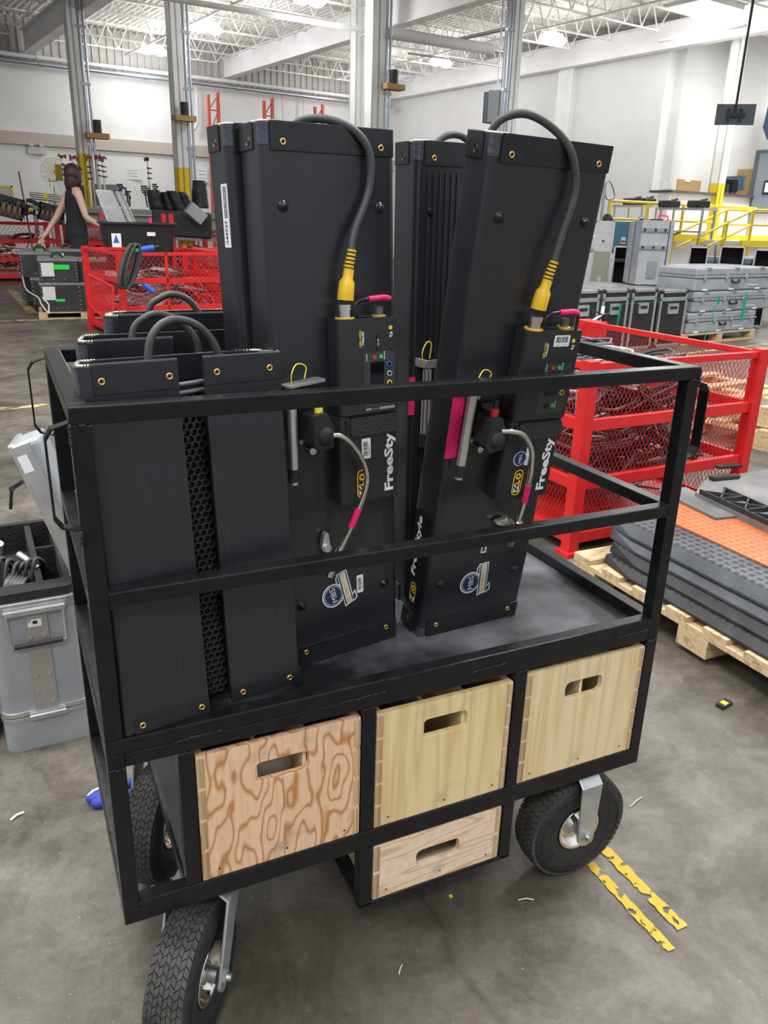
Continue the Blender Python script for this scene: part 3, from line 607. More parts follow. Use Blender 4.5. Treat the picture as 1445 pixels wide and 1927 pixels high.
def handle(x, y, z0, z1, sx, wd=.016):
    pts = [(0, z1), (.018, z1-.006), (.0255, z1-.018), (.0255, z0+.018), (.018, z0+.006), (0, z0)]; b = B(); t = .0028; n = len(pts)
    vs = []
    for i, (dx, z) in enumerate(pts):
        zz = z+(.002 if i < 3 else -.002)
        for (ox, oz) in ((0, 0), (t, 0)):
            for yy in (y-wd/2, y+wd/2): vs.append((x+sx*(dx+(ox if 0 < i < n-1 else 0)), yy, z if ox == 0 else (zz if i < 3 else zz)))
    fs = []
    for i in range(n-1):
        a = i*4; c = a+4; fs += [(a, a+1, c+1, c), (a+2, c+2, c+3, a+3), (a, c, c+2, a+2), (a+1, a+3, c+3, c+1)]
    fs += [(0, 2, 3, 1), ((n-1)*4, (n-1)*4+1, (n-1)*4+3, (n-1)*4+2)]
    b.add(vs, fs); return b.build('handle', BLK, cart, .0006)
handle(0, .0115, .868, .998, -1); handle(0, W_-.0115, .878, 1.003, -1); handle(L_, .012, .862, .992, 1, .02); handle(L_, W_-.012, .862, .992, 1, .02)

# wheel: local z = axle, tyre radius .12
def wheel_parts(parent):
    b = B(); R0, R1, hw = .049, .1185, .036
    prof = [(R0, -.026), (R0+.01, -.034), (.086, -.0385), (.103, -.0365), (.113, -.031), (.1165, -.02), (R1, 0), (.1165, .02), (.113, .031), (.103, .0365), (.086, .0385), (R0+.01, .034), (R0, .026)]
    b.lathe(prof, 56)
    for s in (-1, 1):
        for rr, hh in ((.076, .0375), (.098, .0385)): b.lathe([(rr-.001, s*(hh-.001)), (rr, s*(hh+.0008)), (rr+.001, s*(hh-.001))], 56)
    N = 54
    def sp(h): return .1175+.0015*(1-(h/.03)**2)-.0042*max(0, abs(h)/.03-.55)
    for k in range(N):
        a0 = 2*pi*k/N; st = 2*pi/N
        for j, (h0, h1) in enumerate(((-.0320, -.0245), (-.0237, -.0165), (-.0157, -.0085), (-.0077, -.0006), (.0006, .0077), (.0085, .0157), (.0165, .0237), (.0245, .0320))):
            off = (j % 2)*.3*st; sk = .42*st*(1 if j % 2 else -1); vs = []
            for h, o2 in ((h0, 0), (h1, 1)):
                for a in (a0+off+o2*sk+st*.06, a0+off+o2*sk+st*.9):
                    for r in (sp(h)-.004, sp(h)+.0022): vs.append((r*cos(a), r*sin(a), h))
            b.add(vs, [(1, 3, 7, 5), (0, 1, 5, 4), (2, 6, 7, 3), (0, 2, 3, 1), (4, 5, 7, 6)], 1)
    b.build('tyre', [RUB, TREAD], parent)
    if 1:
        b = B()
        for s in (-1, 1):
            b.lathe([(.049, s*.026), (.0515, s*.032), (.049, s*.0335), (.044, s*.027), (.04, s*.016), (.03, s*.012), (.022, s*.014), (.018, s*.026), (.013, s*.027)], 40)
        b.lathe([(.05, -.028), (.045, -.02), (.045, .02), (.05, .028)], 40)
        b.build('rim', CHROME, parent)
        b = B()
        for k in range(2):
            s = -1+2*k; b.cyl((0, 0, s*.026), (0, 0, s*.0445), .0135, n=20); b.cut()
        b.each('hub', STEEL, parent)
        b = B(); M = Matrix.Rotation(0, 4, 'Z'); 
        for s_, t0 in (('4.10/3.50-4', -.4), ('PNEUMATIC', 2.3)):
            text(b, s_, lambda x, t, t0=t0: ((.083+.011*t)*cos(t0-x*1.1), (.083+.011*t)*sin(t0-x*1.1), .0395)); b.cut()
        b.each('sidewall_lettering', TREAD, parent)
def caster(x, y, ang, plate_xy, name='caster'):
    c = bpy.data.objects.new(name, None); COL.objects.link(c); c.parent = cart; c.location = (x, y, .1128)
    c.rotation_euler = (0, 0, ang)          # axle along local -y
    return c
WH = None
def make_caster(x, y, ang, swoff):
    # axle along local -y, fork trails along local x towards the swivel at swoff
    f = B(); zt = ZB-.1128
    for s in (-1, 1):
        yy = s*.0475
        f.add([(-.019, yy, -.004), (.019, yy, -.004), (.019, yy+s*.005, -.004), (-.019, yy+s*.005, -.004), (swoff-.024, yy, zt-.022), (swoff+.024, yy, zt-.022), (swoff+.024, yy+s*.005, zt-.022), (swoff-.024, yy+s*.005, zt-.022)], [(0, 3, 2, 1), (0, 1, 5, 4), (1, 2, 6, 5), (2, 3, 7, 6), (3, 0, 4, 7)])
        f.prism([(.019*cos(a), -.004-.019*sin(a)) for a in [pi*i/8 for i in range(9)]][::-1], yy, yy+s*.005, 'y')
        f.add([(swoff-.024, yy, zt-.022), (swoff+.024, yy, zt-.022), (swoff+.024, yy+s*.005, zt-.022), (swoff-.024, yy+s*.005, zt-.022), (swoff-.024, s*.03, zt-.008), (swoff+.024, s*.03, zt-.008), (swoff+.024, s*.032, zt-.004), (swoff-.024, s*.032, zt-.004)], [(0, 1, 5, 4), (1, 2, 6, 5), (2, 3, 7, 6), (3, 0, 4, 7)])
    f.box(swoff-.024, -.032, zt-.01, swoff+.024, .032, zt-.004); f.cyl((swoff, 0, zt-.004), (swoff, 0, zt), .026, n=24)
    o = f.build('caster', GALV, cart, .0015); o.location = (x, y, .1128); o.rotation_euler = (0, 0, ang)
    hld = o
    q = B()
    for s in (-1, 1): q.cyl((0, s*.052, 0), (0, s*.0575, 0), .0105, n=6, smooth=False); q.cyl((0, s*.0575, 0), (0, s*.064, 0), .0062, n=14); q.cut()
    q.each('axle_bolt', STEEL, hld)
    return hld
def put_wheel(hld, src=None, spin=0.):
    M = Matrix.Rotation(radians(90), 4, 'X') @ Matrix.Rotation(spin, 4, 'Z')
    M = M @ Matrix.Scale(.935, 4); out = []
    if src is None:
        wheel_parts(hld); out = [c for c in bpy.data.objects if c.parent == hld and c.name.split('.')[0] != 'axle_bolt']
    else:
        for c in src: k = c.copy(); COL.objects.link(k); k.parent = hld; out.append(k)
    for c in out: c.matrix_basis = M
    return out
h1 = make_caster(.851, .048, 0., .0); W1 = put_wheel(h1)
h2 = make_caster(.092, .007, radians(54), .055); put_wheel(h2, W1, 1.)
h3 = make_caster(.104, .362, radians(56), .035); put_wheel(h3, W1, 2.)
h4 = make_caster(.85, .40, radians(10), 0.); put_wheel(h4, W1, 3.)
for k in kids(h2)+kids(h3)+kids(h4): pass

# ------------------------------------------------------------------ plywood drawers
def drawer(x0, x1, z0, z1, depth, m, label, slot, nf, divs, y=.003, seed=1, tilt=0.):
    t = thing('plywood_drawer', label, 'drawer', (x0, y, z0)); Wd, H = x1-x0, z1-z0; e = .0115
    t.rotation_euler = (0, 0, tilt)
    sx0, sz0, sx1, sz1 = slot[0]-x0, slot[1]-z0, slot[2]-x0, slot[3]-z0
    inner = rrect(sx0, sz0, sx1, sz1, .0105, 4); outer = outer_for(inner, e, 0, Wd-e, H)
    b = B(); b.ring(outer, inner, 0, e, 'y'); b.build('front_panel', m, t, .0006)
    for k, xx in enumerate((0, Wd-e)):
        b = B(); b.box(xx, 0, 0, xx+e, depth, H)
        b.build('side_panel', PLYE if False else [m], t, .0006)
        b = B(); n = nf
        for i in range(n):       # comb joints showing the end grain on the front
            za = H*(i+.06)/n; zb = H*(i+.94)/n; b.box(xx+.0012, -.0014, za, xx+e-.0002, .0004, zb)
        b.build('finger_joint', PLYE, t, .0004)
    b = B(); b.box(e, depth-e, 0, Wd-e, depth, H); b.build('back_panel', m, t)
    b = B(); b.box(e, e, .002, Wd-e, depth-e, .008); b.build('bottom_panel', m, t)
    for k in range(divs):
        xd = e+(Wd-2*e)*(k+1)/(divs+1); b = B(); b.box(xd-.003, e, .008, xd+.003, depth-e, H-.006); b.build('divider', PLY3, t)
    b = B()
    for fx in (.1, .52, .9): b.cyl((Wd*fx, -.0002, .014), (Wd*fx, .001, .014), .0018, n=10)
    b.build('screw_holes', BPL, t)
    return t
d1 = drawer(.1165, .3700, ZBT, .5085, .40, PLY1, 'deep plywood drawer with strong orange wood grain, left of the three', (.2015, .4385, .2860, .4725), 4, 2)
d2 = drawer(.3975, .6490, ZBT, .5045, .40, PLY2, 'deep pale birch drawer in the middle of the cart, above the shallow one', (.4800, .4385, .5630, .4725), 5, 2)
d3 = drawer(.6770, .9335, ZBT, .5105, .40, PLY3, 'deep pale birch drawer at the right end, with dividers showing', (.7620, .4385, .8430, .4735), 5, 3)
d4 = drawer(.3985, .6490, ZL+.006, .2475, .40, PLY4, 'shallow plywood drawer hanging below the middle one', (.4800, .1740, .5660, .2070), 2, 0)
b = B(); b.tube([(.2, .06, .425), (.22, .08, .45), (.25, .11, .44), (.28, .15, .41)], .006); b.tube([(.205, .05, .42), (.23, .09, .435), (.26, .1, .43)], .005); tag(b.build('black_cable', CABLE), 'black cable seen through the slot of the orange-grained drawer', 'cable')
b = B(); b.ball((.245, .09, .40), .045, 14, 0, (1.2, .7, .6)); tag(b.build('cloth_bundle', CREAM), 'pale bundle seen through the slot of the orange-grained drawer', 'cloth')

# ------------------------------------------------------------------ the tall light fixtures
FW, FD, FH = .2123, .0696, .797
def grommet(b, x, y, z, ax='y', r=.0048):
    M = Matrix.Translation((x, y, z)) @ (Matrix.Rotation(radians(90), 4, 'X') if ax == 'y' else Matrix.Rotation(radians(90), 4, 'Y'))
    b.lathe([(r*.45, .0003), (r*.5, .0012), (r*.8, .0016), (r, .0003), (r, -.0008)], 20, 0, M)
    b.lathe([(.0001, .0001), (r*.5, .0001)], 20, 1, M)
def coil(b, pts, r, n):
    pts = spline(pts, 6); L = len(pts); M = n
    for i in range(M):
        t = i/(M-1)*(L-1); k = min(int(t), L-2); p = pts[k].lerp(pts[k+1], t-k); d = (pts[k+1]-pts[k]).normalized()
        b.cyl(p-d*.0012, p+d*.0012, r, r*.86, 8)
def knologo(b, x0, x1, z0, z1, y, sl=0.):       # rounded yellow outline around angular letters, read upwards
    wd = x1-x0; r = wd*.46
    def sh(p): return (p[0]+sl*(p[1]-z0), p[1])
    o = [sh(p) for p in rrect(x0, z0, x1, z1, r, 6)]; i_ = [sh(p) for p in rrect(x0+wd*.09, z0+wd*.09, x1-wd*.09, z1-wd*.09, r*.82, 6)]
    b.ring(o, i_, y-.0003, y, 'y', 0)
    cx = (x0+x1)/2; H = z1-z0; zc = z0+H*.74; ro = wd*.30
    o = [sh((cx+ro*cos(2*pi*k/24), zc+ro*sin(2*pi*k/24))) for k in range(24)]; i_ = [sh((cx+ro*.5*cos(2*pi*k/24), zc+ro*.5*sin(2*pi*k/24))) for k in range(24)]
    b.ring(o, i_, y-.0003, y, 'y', 0)
    zl = z0+H*.54; b.prism([sh(p) for p in ((cx-.3*wd, zl-.05*H), (cx+.3*wd, zl-.05*H), (cx+.3*wd, zl-.11*H), (cx-.02*wd, zl-.11*H))], y-.0003, y, 'y', 0)
    b.prism([sh(p) for p in ((cx+.1*wd, zl+.04*H), (cx+.3*wd, zl+.04*H), (cx+.3*wd, zl-.1*H), (cx+.1*wd, zl-.1*H))], y-.0003, y, 'y', 0)
    zk = z0+H*.12
    for q in (((-.3, 0), (-.12, 0), (-.12, .09), (-.3, .2)), ((.12, 0), (.3, 0), (.3, .2), (.12, .09)), ((-.3, .27), (-.06, .16), (-.06, .24), (-.3, .36)), ((.3, .24), (.06, .12), (.06, .2), (.3, .3))):
        b.prism([sh((cx+p[0]*wd, zk+p[1]*H)) for p in q], y-.0003, y, 'y', 1)
    b.prism([sh((cx+p[0]*wd, zk+p[1]*H)) for p in ((-.08, -.02), (.08, -.02), (.08, .06), (-.08, .06))], y-.0003, y, 'y', 0)
def sticker(t, cx, cz, s, ang, name='company_sticker'):     # round badge with a banner beside it, rotated in the face plane
    b = B(); Y = -.0006
    def T(p): a = ang; return (cx+(p[0]*cos(a)-p[1]*sin(a))*s, cz+(p[0]*sin(a)+p[1]*cos(a))*s)
    def disc(r, y, mi, c=(-.42, -.05)): b.prism([T((c[0]+r*cos(2*pi*k/32), c[1]+r*sin(2*pi*k/32))) for k in range(32)], y-.0001, y, 'y', mi)
    disc(.62, Y, 0); disc(.54, Y-.0002, 1); disc(.49, Y-.0004, 0); disc(.465, Y-.0006, 1)
    def poly(P, y, mi): b.prism([T(p) for p in P], y-.0001, y, 'y', mi)
    poly([(.05, -.95), (.62, -.86), (.62, .95), (.05, .95)], Y-.0002, 0); poly([(.1, -.86), (.57, -.78), (.57, .9), (.1, .9)], Y-.0006, 1)
    poly([(.17, -.86), (.5, -.8), (.5, .88), (.17, .88)], Y-.0008, 2)
    poly([(.6, -.92), (.85, -.75), (.8, -.3), (.6, -.5)], Y-.0002, 0); poly([(.6, -.84), (.78, -.7), (.75, -.42), (.6, -.56)], Y-.0005, 1)
    poly([(.05, .95), (-.1, .72), (-.1, .3), (.05, .35)], Y-.0002, 0); poly([(.05, .86), (-.04, .68), (-.04, .4), (.05, .4)], Y-.0005, 1)
    def vt(s_, xr, z0, z1, h, mi, y, bo=0):
        text(b, s_, lambda x, k: (lambda q: (q[0], y, q[1]))(T((xr-k*h, z0+x*(z1-z0)))), mi, bo)
    vt('MBS', -.26, -.42, .34, .3, 0, Y-.0009); vt('EQUIPMENT CO.', .45, -.8, .84, .22, 3, Y-.0011, .02)
    return b.build(name, [WHT, NAVY, CREAM, GOLD], t)
def small_label(t, x0, z0, x1, z1, horiz=False, name='barcode_label', y=-.0005, seed=2, txt=None):
    b = B(); b.prism(rrect(x0, z0, x1, z1, .0015, 3), y-.0003, y, 'y', 0)
    dx = (x1-x0); dz = (z1-z0); barcode(b, x0+dx*.16, z0+dz*.16, x1-dx*.34, z1-dz*.16, y-.0005, 1, seed, horiz)
    b.box(x1-dx*.24, y-.0004, z0+dz*.2, x1-dx*.2, y-.0003, z1-dz*.3, 1); b.box(x1-dx*.14, y-.0004, z0+dz*.2, x1-dx*.1, y-.0003, z1-dz*.5, 1)
    return b.build(name, [WHT, BPL], t)

def shell_parts(t, W=FW, D=FD, H=FH, rv=True, flaps=True):
    b = B(); r = .011; n = 5
    poly = rrect(0, 0, W, D, r, n); b.prism(poly, .002, H-.002, 'z', 0, None, True)
    # raised flutes on the front and side faces
    b.build('shell', SHELL, t)
    for z0, z1, fl, gz in ((H-.035, H+.0012, 1, H-.024), (-.0006, .034, 0, .0225)):
        b = B(); zz = z1-.002 if fl else z0; zz1 = z1 if fl else z0+.002
        b.prism([(-.002, z0), (.0002, z0), (.0002, zz if fl else zz1), (.012, zz if fl else zz1), (.012, zz1 if fl else zz), (-.002, z1)] if fl else [(-.002, z0), (.012, z0), (.012, zz1), (.0002, zz1), (.0002, z1), (-.002, z1)], r+.002, W-r+.006, 'x')
        fr = b.build('end_flap', FLAP, t, .0008)
        b = B()
        for x in (.031, .186): grommet(b, x, -.002, gz); b.cut()
        b.each('grommet', [BRASS, GLOSS], fr)
    for z0, z1, gz in ((H-.033, H+.001, H-.022), (-.0005, .034, .0225)):
        b = B(); b.box(-.002, .022, z0, .0002, D-.008, z1); fs = b.build('side_flap', FLAP, t, .0012)
        b = B(); grommet(b, -.002, .036, gz, 'x'); b.build('grommet', [BRASS, GLOSS], fs)
    b = B(); R = r
    for z0, z1 in ((H-.028, H-.001), (.001, .02)):
        pts = [(R-R*cos(a), R-R*sin(a)) for a in [radians(90*i/6) for i in range(7)]]
        vs = [(x-.0008*cos(0), y-.0008, z) for z in (z0, z1) for x, y in pts]; b.add(vs, [(i, i+1, 8+i, 7+i) for i in range(6)], 0, True); b.cut()
    b.each('corner_tape', TAPEC, t)
    b = B()
    for z in (H, .0): coil(b, [(.001, .024, z), (.0025, .008, z), (.008, .0022, z), (.019, .0, z)], .0021, 14); b.cut(); coil(b, [(W-.012, .001, z), (W-.004, .004, z), (W-.0005, .014, z)], .0021, 7); b.cut()
    b.each('corner_coil', COIL, t)
    if rv:
        for x in (.0275, .184):
            for z in (.694, .1045):
                b = B(); M = Matrix.Translation((x, 0, z)) @ Matrix.Rotation(radians(90), 4, 'X'); b.lathe([(.0078, 0), (.0078, .0012), (.0062, .0016), (.0052, .0022), (.0044, .0042), (.0024, .0056), (.0001, .0058)], 24, 0, M); b.build('rivet', GLOSS, t)

def mount_parts(t, band, pin, bar_pts, wing, pk=True):
    b = B(); b.prism(rrect(.018, .332, .078, .448, .006, 3), -.006, 0, 'y'); b.build('mounting_plate', BPL, t, .001)
    b = B(); b.prism(rrect(.026, .35, .068, .43, .004, 3), -.013, -.006, 'y'); 
    b.build('clamp_base', GLOSS, t, .001)
    b = B(); b.prism([(.034, .372), (.044, .362), (.066, .366), (.068, .395), (.056, .418), (.036, .414)], -.05, -.013, 'y'); b.ball((.054, -.044, .383), .0155, 16)
    b.build('clamp_block', RUB, t, .003)
    b = B(); b.cyl((.050, -.036, .400), (.052, -.034, .441), .0042); b.build('clamp_lever', BPL, t); b = B(); b.cyl((.0505, -.036, .404), (.0517, -.0345, .428), .0062); b.build('lever_band', band, t)
    b = B()
    for x, z in ((.031, .441), (.031, .372)): b.cyl((x, -.0135, z), (x, -.017, z), .0038, n=6); b.cut()
    b.cyl((.047, -.013, .357), (.047, -.022, .357), .0055, n=18); b.each('bolt', STEEL, t)
    b = B(); b.cyl((.0125, -.024, .335), (.0145, -.024, .452), .0075, n=20); b.build('spigot_tube', ALU, t)
    b = B(); b.cyl((.0118, -.024, .317), (.0125, -.024, .336), .0082, n=20); b.build('rubber_sleeve', RUB, t); b = B(); b.cyl((.0117, -.024, .313), (.0118, -.024, .317), .0072, n=18); b.build('tube_tip', ALU, t)
    b = B(); b.prism(rrect(.006, .448, .068, .462, .006, 4), -.028, -.002, 'y') if False else b.add([(x, y, .4535+.006*(x/.068)) for (x, y) in rrect(.006, -.034, .068, -.002, .007, 4)]+[(x, y, .4565+.006*(x/.068)) for (x, y) in rrect(.006, -.034, .068, -.002, .007, 4)], [list(range(20))[::-1], list(range(20, 40))]+[(i, (i+1) % 20, 20+(i+1) % 20, 20+i) for i in range(20)])
    b.build('bracket_plate', mat('grey_plate', (.3, .31, .3), .4, .4), t)
    b = B(); b.tube(spline([(.012, -.03, .456), (.01, -.036, .475), (.022, -.03, .487), (.036, -.03, .482), (.033, -.03, .466)], 6), .0009, 6); b.build('safety_wire', YELB, t)
    b = B(); P = spline(bar_pts, 8); b.tube(P, .0042, 12); b.build('bent_bar', CHROME, t)
    k = int(len(P)*.86); b = B(); b.tube(P[k-5:k+1], .0052, 12); b.build('tape_wrap', PINK, t)
    a = Vector(bar_pts[-1]); c = Vector(pin); b = B(); b.cyl(a, c, .0072, n=20); b.cyl(a+(a-c)*.02, a, .0056, .0072, n=20); b.build('bar_pin', CHROME, t)
    wx, wz, wa = wing; M = Matrix.Translation((wx, -.008, wz)) @ Matrix.Rotation(wa, 4, 'Y')
    b = B(); b.prism([(-.006, -.002), (-.004, -.022), (0, -.026), (.004, -.022), (.009, -.002), (.006, .006), (-.004, .006)], -.004, .004, 'y', 0, M); b.cyl((0, -.008, 0), (0, .008, 0), .0065, n=18, M=M); b.build('wing_knob', ALU, t, .001)

def holder_parts(t, sticker_on=False, bc=True):
    # sheet bracket that carries the controller, with rounded left edge
    b = B(); Y = -.030
    left = [(.0965-.008*cos(a), Y+.008-.008*sin(a)) for a in [radians(90*i/5) for i in range(6)]]
    poly = [(.0885, 0), (.0885, Y+.008)]+left[1:]+[(.192, Y), (.192, 0)]
    b.prism(poly, .266, .402, 'z', 0, None, False); h = b.build('controller_bracket', BPL, t, .0008)
    b = B(); b.prism(rrect(.104, .372, .1905, .400, .008, 4), Y-.006, Y, 'y'); b.box(.088, Y-.004, .371, .104, 0, .403); b.build('strap', mat('strap_fabric', (.03, .031, .032), .85, bump=.6, scale=300), h, .001)
    b = B(); b.box(.0955, Y-.0055, .374, .0995, Y-.004, .397); b.build('strap_buckle', GLOSS, h)
    b = B(); knologo(b, .1165, .1345, .273, .318, Y-.0006); b.build('bracket_logo', [YPR, WHT], h)
    b = B(); vert_text(b, 'FreeStyle' if False else 'FreeSty', .1880, .277, .3695, .0215, Y-.0009, 0, .035); b.build('bracket_lettering', WHT, h)
    if bc: small_label(h, .126, .334, .142, .366, False, y=Y-.0005)
    return h

def ctrl(M, label, variant):
    # controller box: local frame of its fixture
    t = thing('light_controller', label, 'controller', M=M); Y = -.036
    left = [(.0985-.010*cos(a), Y+.010-.010*sin(a)) for a in [radians(90*i/6) for i in range(7)]]
    poly = [(.0885, -.003), (.0885, Y+.01)]+left[1:]+[(.191, Y), (.191, -.003)]
    b = B(); b.prism(poly, .4045, .5435, 'z'); b.build('controller_body', mat('controller_black', (.022, .023, .025), .36), t, .0009)
    yy = Y-.0006
    b = B(); b.prism(rrect(.1285, .414, .184, .494, .001, 2), yy, Y, 'y', 0); b.build('control_panel', mat('panel_grey', (.04, .042, .044), .4), t)
    b = B(); b.prism(rrect(.140, .443, .164, .480, .001, 2), yy-.0008, yy, 'y'); b.build('display', SCRN, t)
    for x, z, m_ in ((.147, .487, REDP), (.1585, .487, GRNP)): b = B(); b.cyl((x, yy-.0016, z), (x, yy, z), .0032, n=20); b.build('push_button', m_, t)
    for z, m_ in ((.475, BLUP), (.461, mat('pale_blue_ring', (.35, .55, .62), .4)), (.447, YPR)):
        b = B(); b.lathe([(.0028, 0), (.0028, .0016), (.0042, .0016), (.0042, 0)], 22, 0, Matrix.Translation((.1735, yy, z)) @ Matrix.Rotation(radians(90), 4, 'X')); b.lathe([(.0001, .0012), (.0028, .0012)], 22, 1, Matrix.Translation((.1735, yy, z)) @ Matrix.Rotation(radians(90), 4, 'X')); b.build('knob_ring', [m_, GLOSS], t)
    b = B(); b.cyl((.148, yy-.0014, .426), (.148, yy, .426), .0042, n=18); b.build('jack_socket', GLOSS, t)
    b = B(); b.cyl((.159, yy-.0014, .427), (.159, yy, .427), .0032, n=18); b.build('push_button', GRNP, t)
    b = B(); vert_text(b, 'LED-152X' if variant == 1 else 'LED-112X', .1255, .503, .527, .0038, yy, 0, .03); vert_text(b, 'WIRELESS', .1297, .505, .525, .0032, yy, 1, .03)
    vert_text(b, 'LOCK', .135, .482, .493, .0022, yy-.0001, 1, .02); vert_text(b, 'MODE', .1662, .483, .4945, .0022, yy-.0001, 1, .02); vert_text(b, 'MODE', .166, .423, .434, .0022, yy-.0001, 1, .02)
    b.cyl((.1765, yy, .528), (.1765, yy+.0003, .528), .0032, n=18, mi=0); b.ring([(.1745+x, .514+z) for x, z in ((0, 0), (.0045, .001), (.0055, .0075), (.0015, .0075))], [(.1757+x, .5155+z) for x, z in ((0, 0), (.0025, .0005), (.003, .0045), (.001, .0045))], yy, yy+.0003, 'y', 1)
    b.build('printed_lettering', [YPR, WHT], t)
    if variant == 1:
        b = B(); vert_text(b, 'V3.10', .1555, .503, .513, .0028, yy-.0004, 0, .02); b.box(.1515, yy-.0003, .496, .1562, yy, .52, 1); b.build('version_label', [WHT, GLOSS], t)
        b = B(); b.box(.131, yy-.0004, .409, .141, yy, .4125, 0); b.box(.155, yy-.0004, .4085, .183, yy, .4125, 0); b.box(.143, yy-.0003, .409, .153, yy, .412, 1); b.build('rating_label', [mat('grey_print', (.3, .3, .3), .5), DGREY], t)
    else:
        b = B(); b.prism(rrect(.138, .520, .168, .537, .0015, 3), yy-.0004, yy, 'y', 0); barcode(b, .142, .526, .165, .535, yy-.0006, 1, 5, True); b.box(.142, yy-.0005, .522, .15, yy-.0004, .5225, 1); b.box(.155, yy-.0005, .522, .166, yy-.0004, .5225, 1); b.build('barcode_label', [WHT, BPL], t)
    # top: connector seat, latch, carrying handle
    b = B(); b.cyl((.107, -.022, .5435), (.107, -.022, .5455), .0145, n=28); b.cut(); b.cyl((.168, -.018, .5435), (.168, -.018, .5455), .0105, n=28); b.each('socket_ring', YEL, t)
    b = B(); b.cyl((.107, -.022, .5455), (.107, -.022, .556), .0105, n=28); b.cyl((.107, -.022, .556), (.107, -.022, .5635), .0118, n=28); b.build('locking_collar', CHROME, t)
    b = B(); b.cyl((.168, -.018, .5455), (.168, -.018, .5575), .0065, n=20); b.build('socket_cap', mat('clear_grey', (.12, .12, .13), .2), t)
    b = B(); b.box(.128, -.026, .5435, .152, -.01, .5465); b.build('power_switch', GLOSS, t, .001)
    hp = spline([(.118, -.031, .5435), (.118, -.031, .560), (.128, -.031, .568), (.15, -.031, .570), (.172, -.031, .5705), (.18, -.031, .565), (.181, -.031, .5435)], 6)
    b = B(); b.tube(hp, .0026, 10); b.build('carry_handle', GLOSS, t); k = len(hp); b = B(); b.tube(hp[int(k*.45):int(k*.8)], .0042, 10); b.build('handle_tape', PINK, t)
    return t

def feed_cable(M, pts, label, boot=True):
    t = thing('light_cable', label, 'cable', M=M); b = B(); b.tube(spline(pts, 10), .0056, 12); b.build('cable_sheath', CABLE, t)
    if boot:
        a = Vector(pts[0]); b = B()
        b.tube([a+Vector((-.0093, 0, -.0505)), a+Vector((-.0085, 0, -.043)), a+Vector((-.006, 0, -.026)), a+Vector((-.0045, 0, -.02)), a+Vector((-.002, 0, -.008))], lambda q: .0118 if q < .3 else (.0112 if q < .6 else .0075), 18); b.build('cable_boot', YEL, t)
        b = B()
        for k in range(5): c = a+Vector((-.0025+k*.0014, 0, -.006+k*.0052)); b.cyl(c, c+Vector((.0006, 0, .003)), .0072-.0002*k, n=14)
        b.build('strain_relief', YEL, t)
    return t
def RM(x, y, z, yaw, a, b_): return Matrix.Translation((x, y, z)) @ Matrix.Rotation(yaw, 4, 'Z') @ Matrix.Rotation(a, 4, 'X') @ Matrix.Rotation(b_, 4, 'Y')
ZF = .546
M1 = RM(.2937, .1163, ZF, .1609, -.0447, -.0146); M5 = RM(.5331, .1289, ZF, .0684, .1268, .0207)
M2 = RM(.276, .198, ZF, .15, -.03, -.03); M3 = RM(.570, .252, ZF, .13, -.01, -.01)
# front left
f1 = thing('light_fixture', 'tall black light panel case standing right behind the short open cases', 'light fixture', M=M1)
shell_parts(f1); mount_parts(f1, YELB, (.0685, -.018, .152), [(.058, -.05, .384), (.075, -.056, .382), (.098, -.054, .362), (.121, -.048, .325), (.123, -.044, .290), (.106, -.036, .242), (.0865, -.026, .196)], (.070, .197, radians(180)))
holder_parts(f1); sticker(f1, .098, .112, .033, radians(14)); small_label(f1, .130, .1, .1425, .131, False)
ctrl(M1, 'black battery controller with pink-taped handle on the left tall light', 1)
feed_cable(M1, [(.1179, -.022, .6195), (.1286, -.016, .6584), (.1583, -.010, .7147), (.1618, -.010, .7627), (.1424, -.004, .7916), (.109, .012, .806), (.0762, .034, .8042), (.06, .05, .78), (.055, .055, .74)], 'grey cable arching over the left tall light down to its yellow plug')
# front right
f5 = thing('light_fixture', 'tall black light panel case leaning forward at the right, blue round badge near its foot', 'light fixture', M=M5)
shell_parts(f5); mount_parts(f5, REDP, (.1475, -.016, .171), [(.0575, -.05, .397), (.076, -.056, .397), (.100, -.054, .388), (.124, -.05, .360), (.135, -.046, .325), (.141, -.040, .275), (.145, -.03, .222)], (.139, .214, radians(90)))
h = holder_parts(f5, bc=False)
b = B(); b.cyl((.121, -.0306, .338), (.121, -.0312, .338), .0125, n=32, mi=0); b.cyl((.121, -.0312, .338), (.121, -.0315, .338), .0112, n=32, mi=1); vert_text(b, 'MBS', .1245, .3305, .3455, .006, -.0317, 0); b.box(.132, -.0312, .325, .139, -.0306, .362, 0); b.build('round_badge', [WHT, NAVY], h)
sticker(f5, .105, .098, .0345, radians(4)); small_label(f5, .1015, .152, .1125, .168, True)
b = B(); b.box(-.0028, .012, .05, -.0004, .058, .225, 0); b.build('side_label', [GLOSS], f5)
def side_map(y0, y1, z0, z1): return lambda x, t: (-.0032, y1+(y0-y1)*t, z0+x*(z1-z0)+(.35*(y0-y1)*-t))
b = B(); text(b, 'FreeStyle', lambda x, t: (-.0032, .031+.017*t-.0*x, .105+x*.112+.004*t), 1, .03)
pts = lambda P: [(-.0032, .042-p[0], .056+p[1]) for p in P]
ob = rrect(.0, 0, .017, .038, .0078, 6); ib = rrect(.0016, .0016, .0154, .0364, .0064, 6); n = len(ob); vs = pts(ob)+pts(ib); b.add(vs, [(i, (i+1) % n, n+(i+1) % n, n+i) for i in range(n)], 0)
oc = [(.0085+.005*cos(2*pi*k/20), .0275+.005*sin(2*pi*k/20)) for k in range(20)]; ic = [(.0085+.0024*cos(2*pi*k/20), .0275+.0024*sin(2*pi*k/20)) for k in range(20)]; b.add(pts(oc)+pts(ic), [(i, (i+1) % 20, 20+(i+1) % 20, 20+i) for i in range(20)], 0)
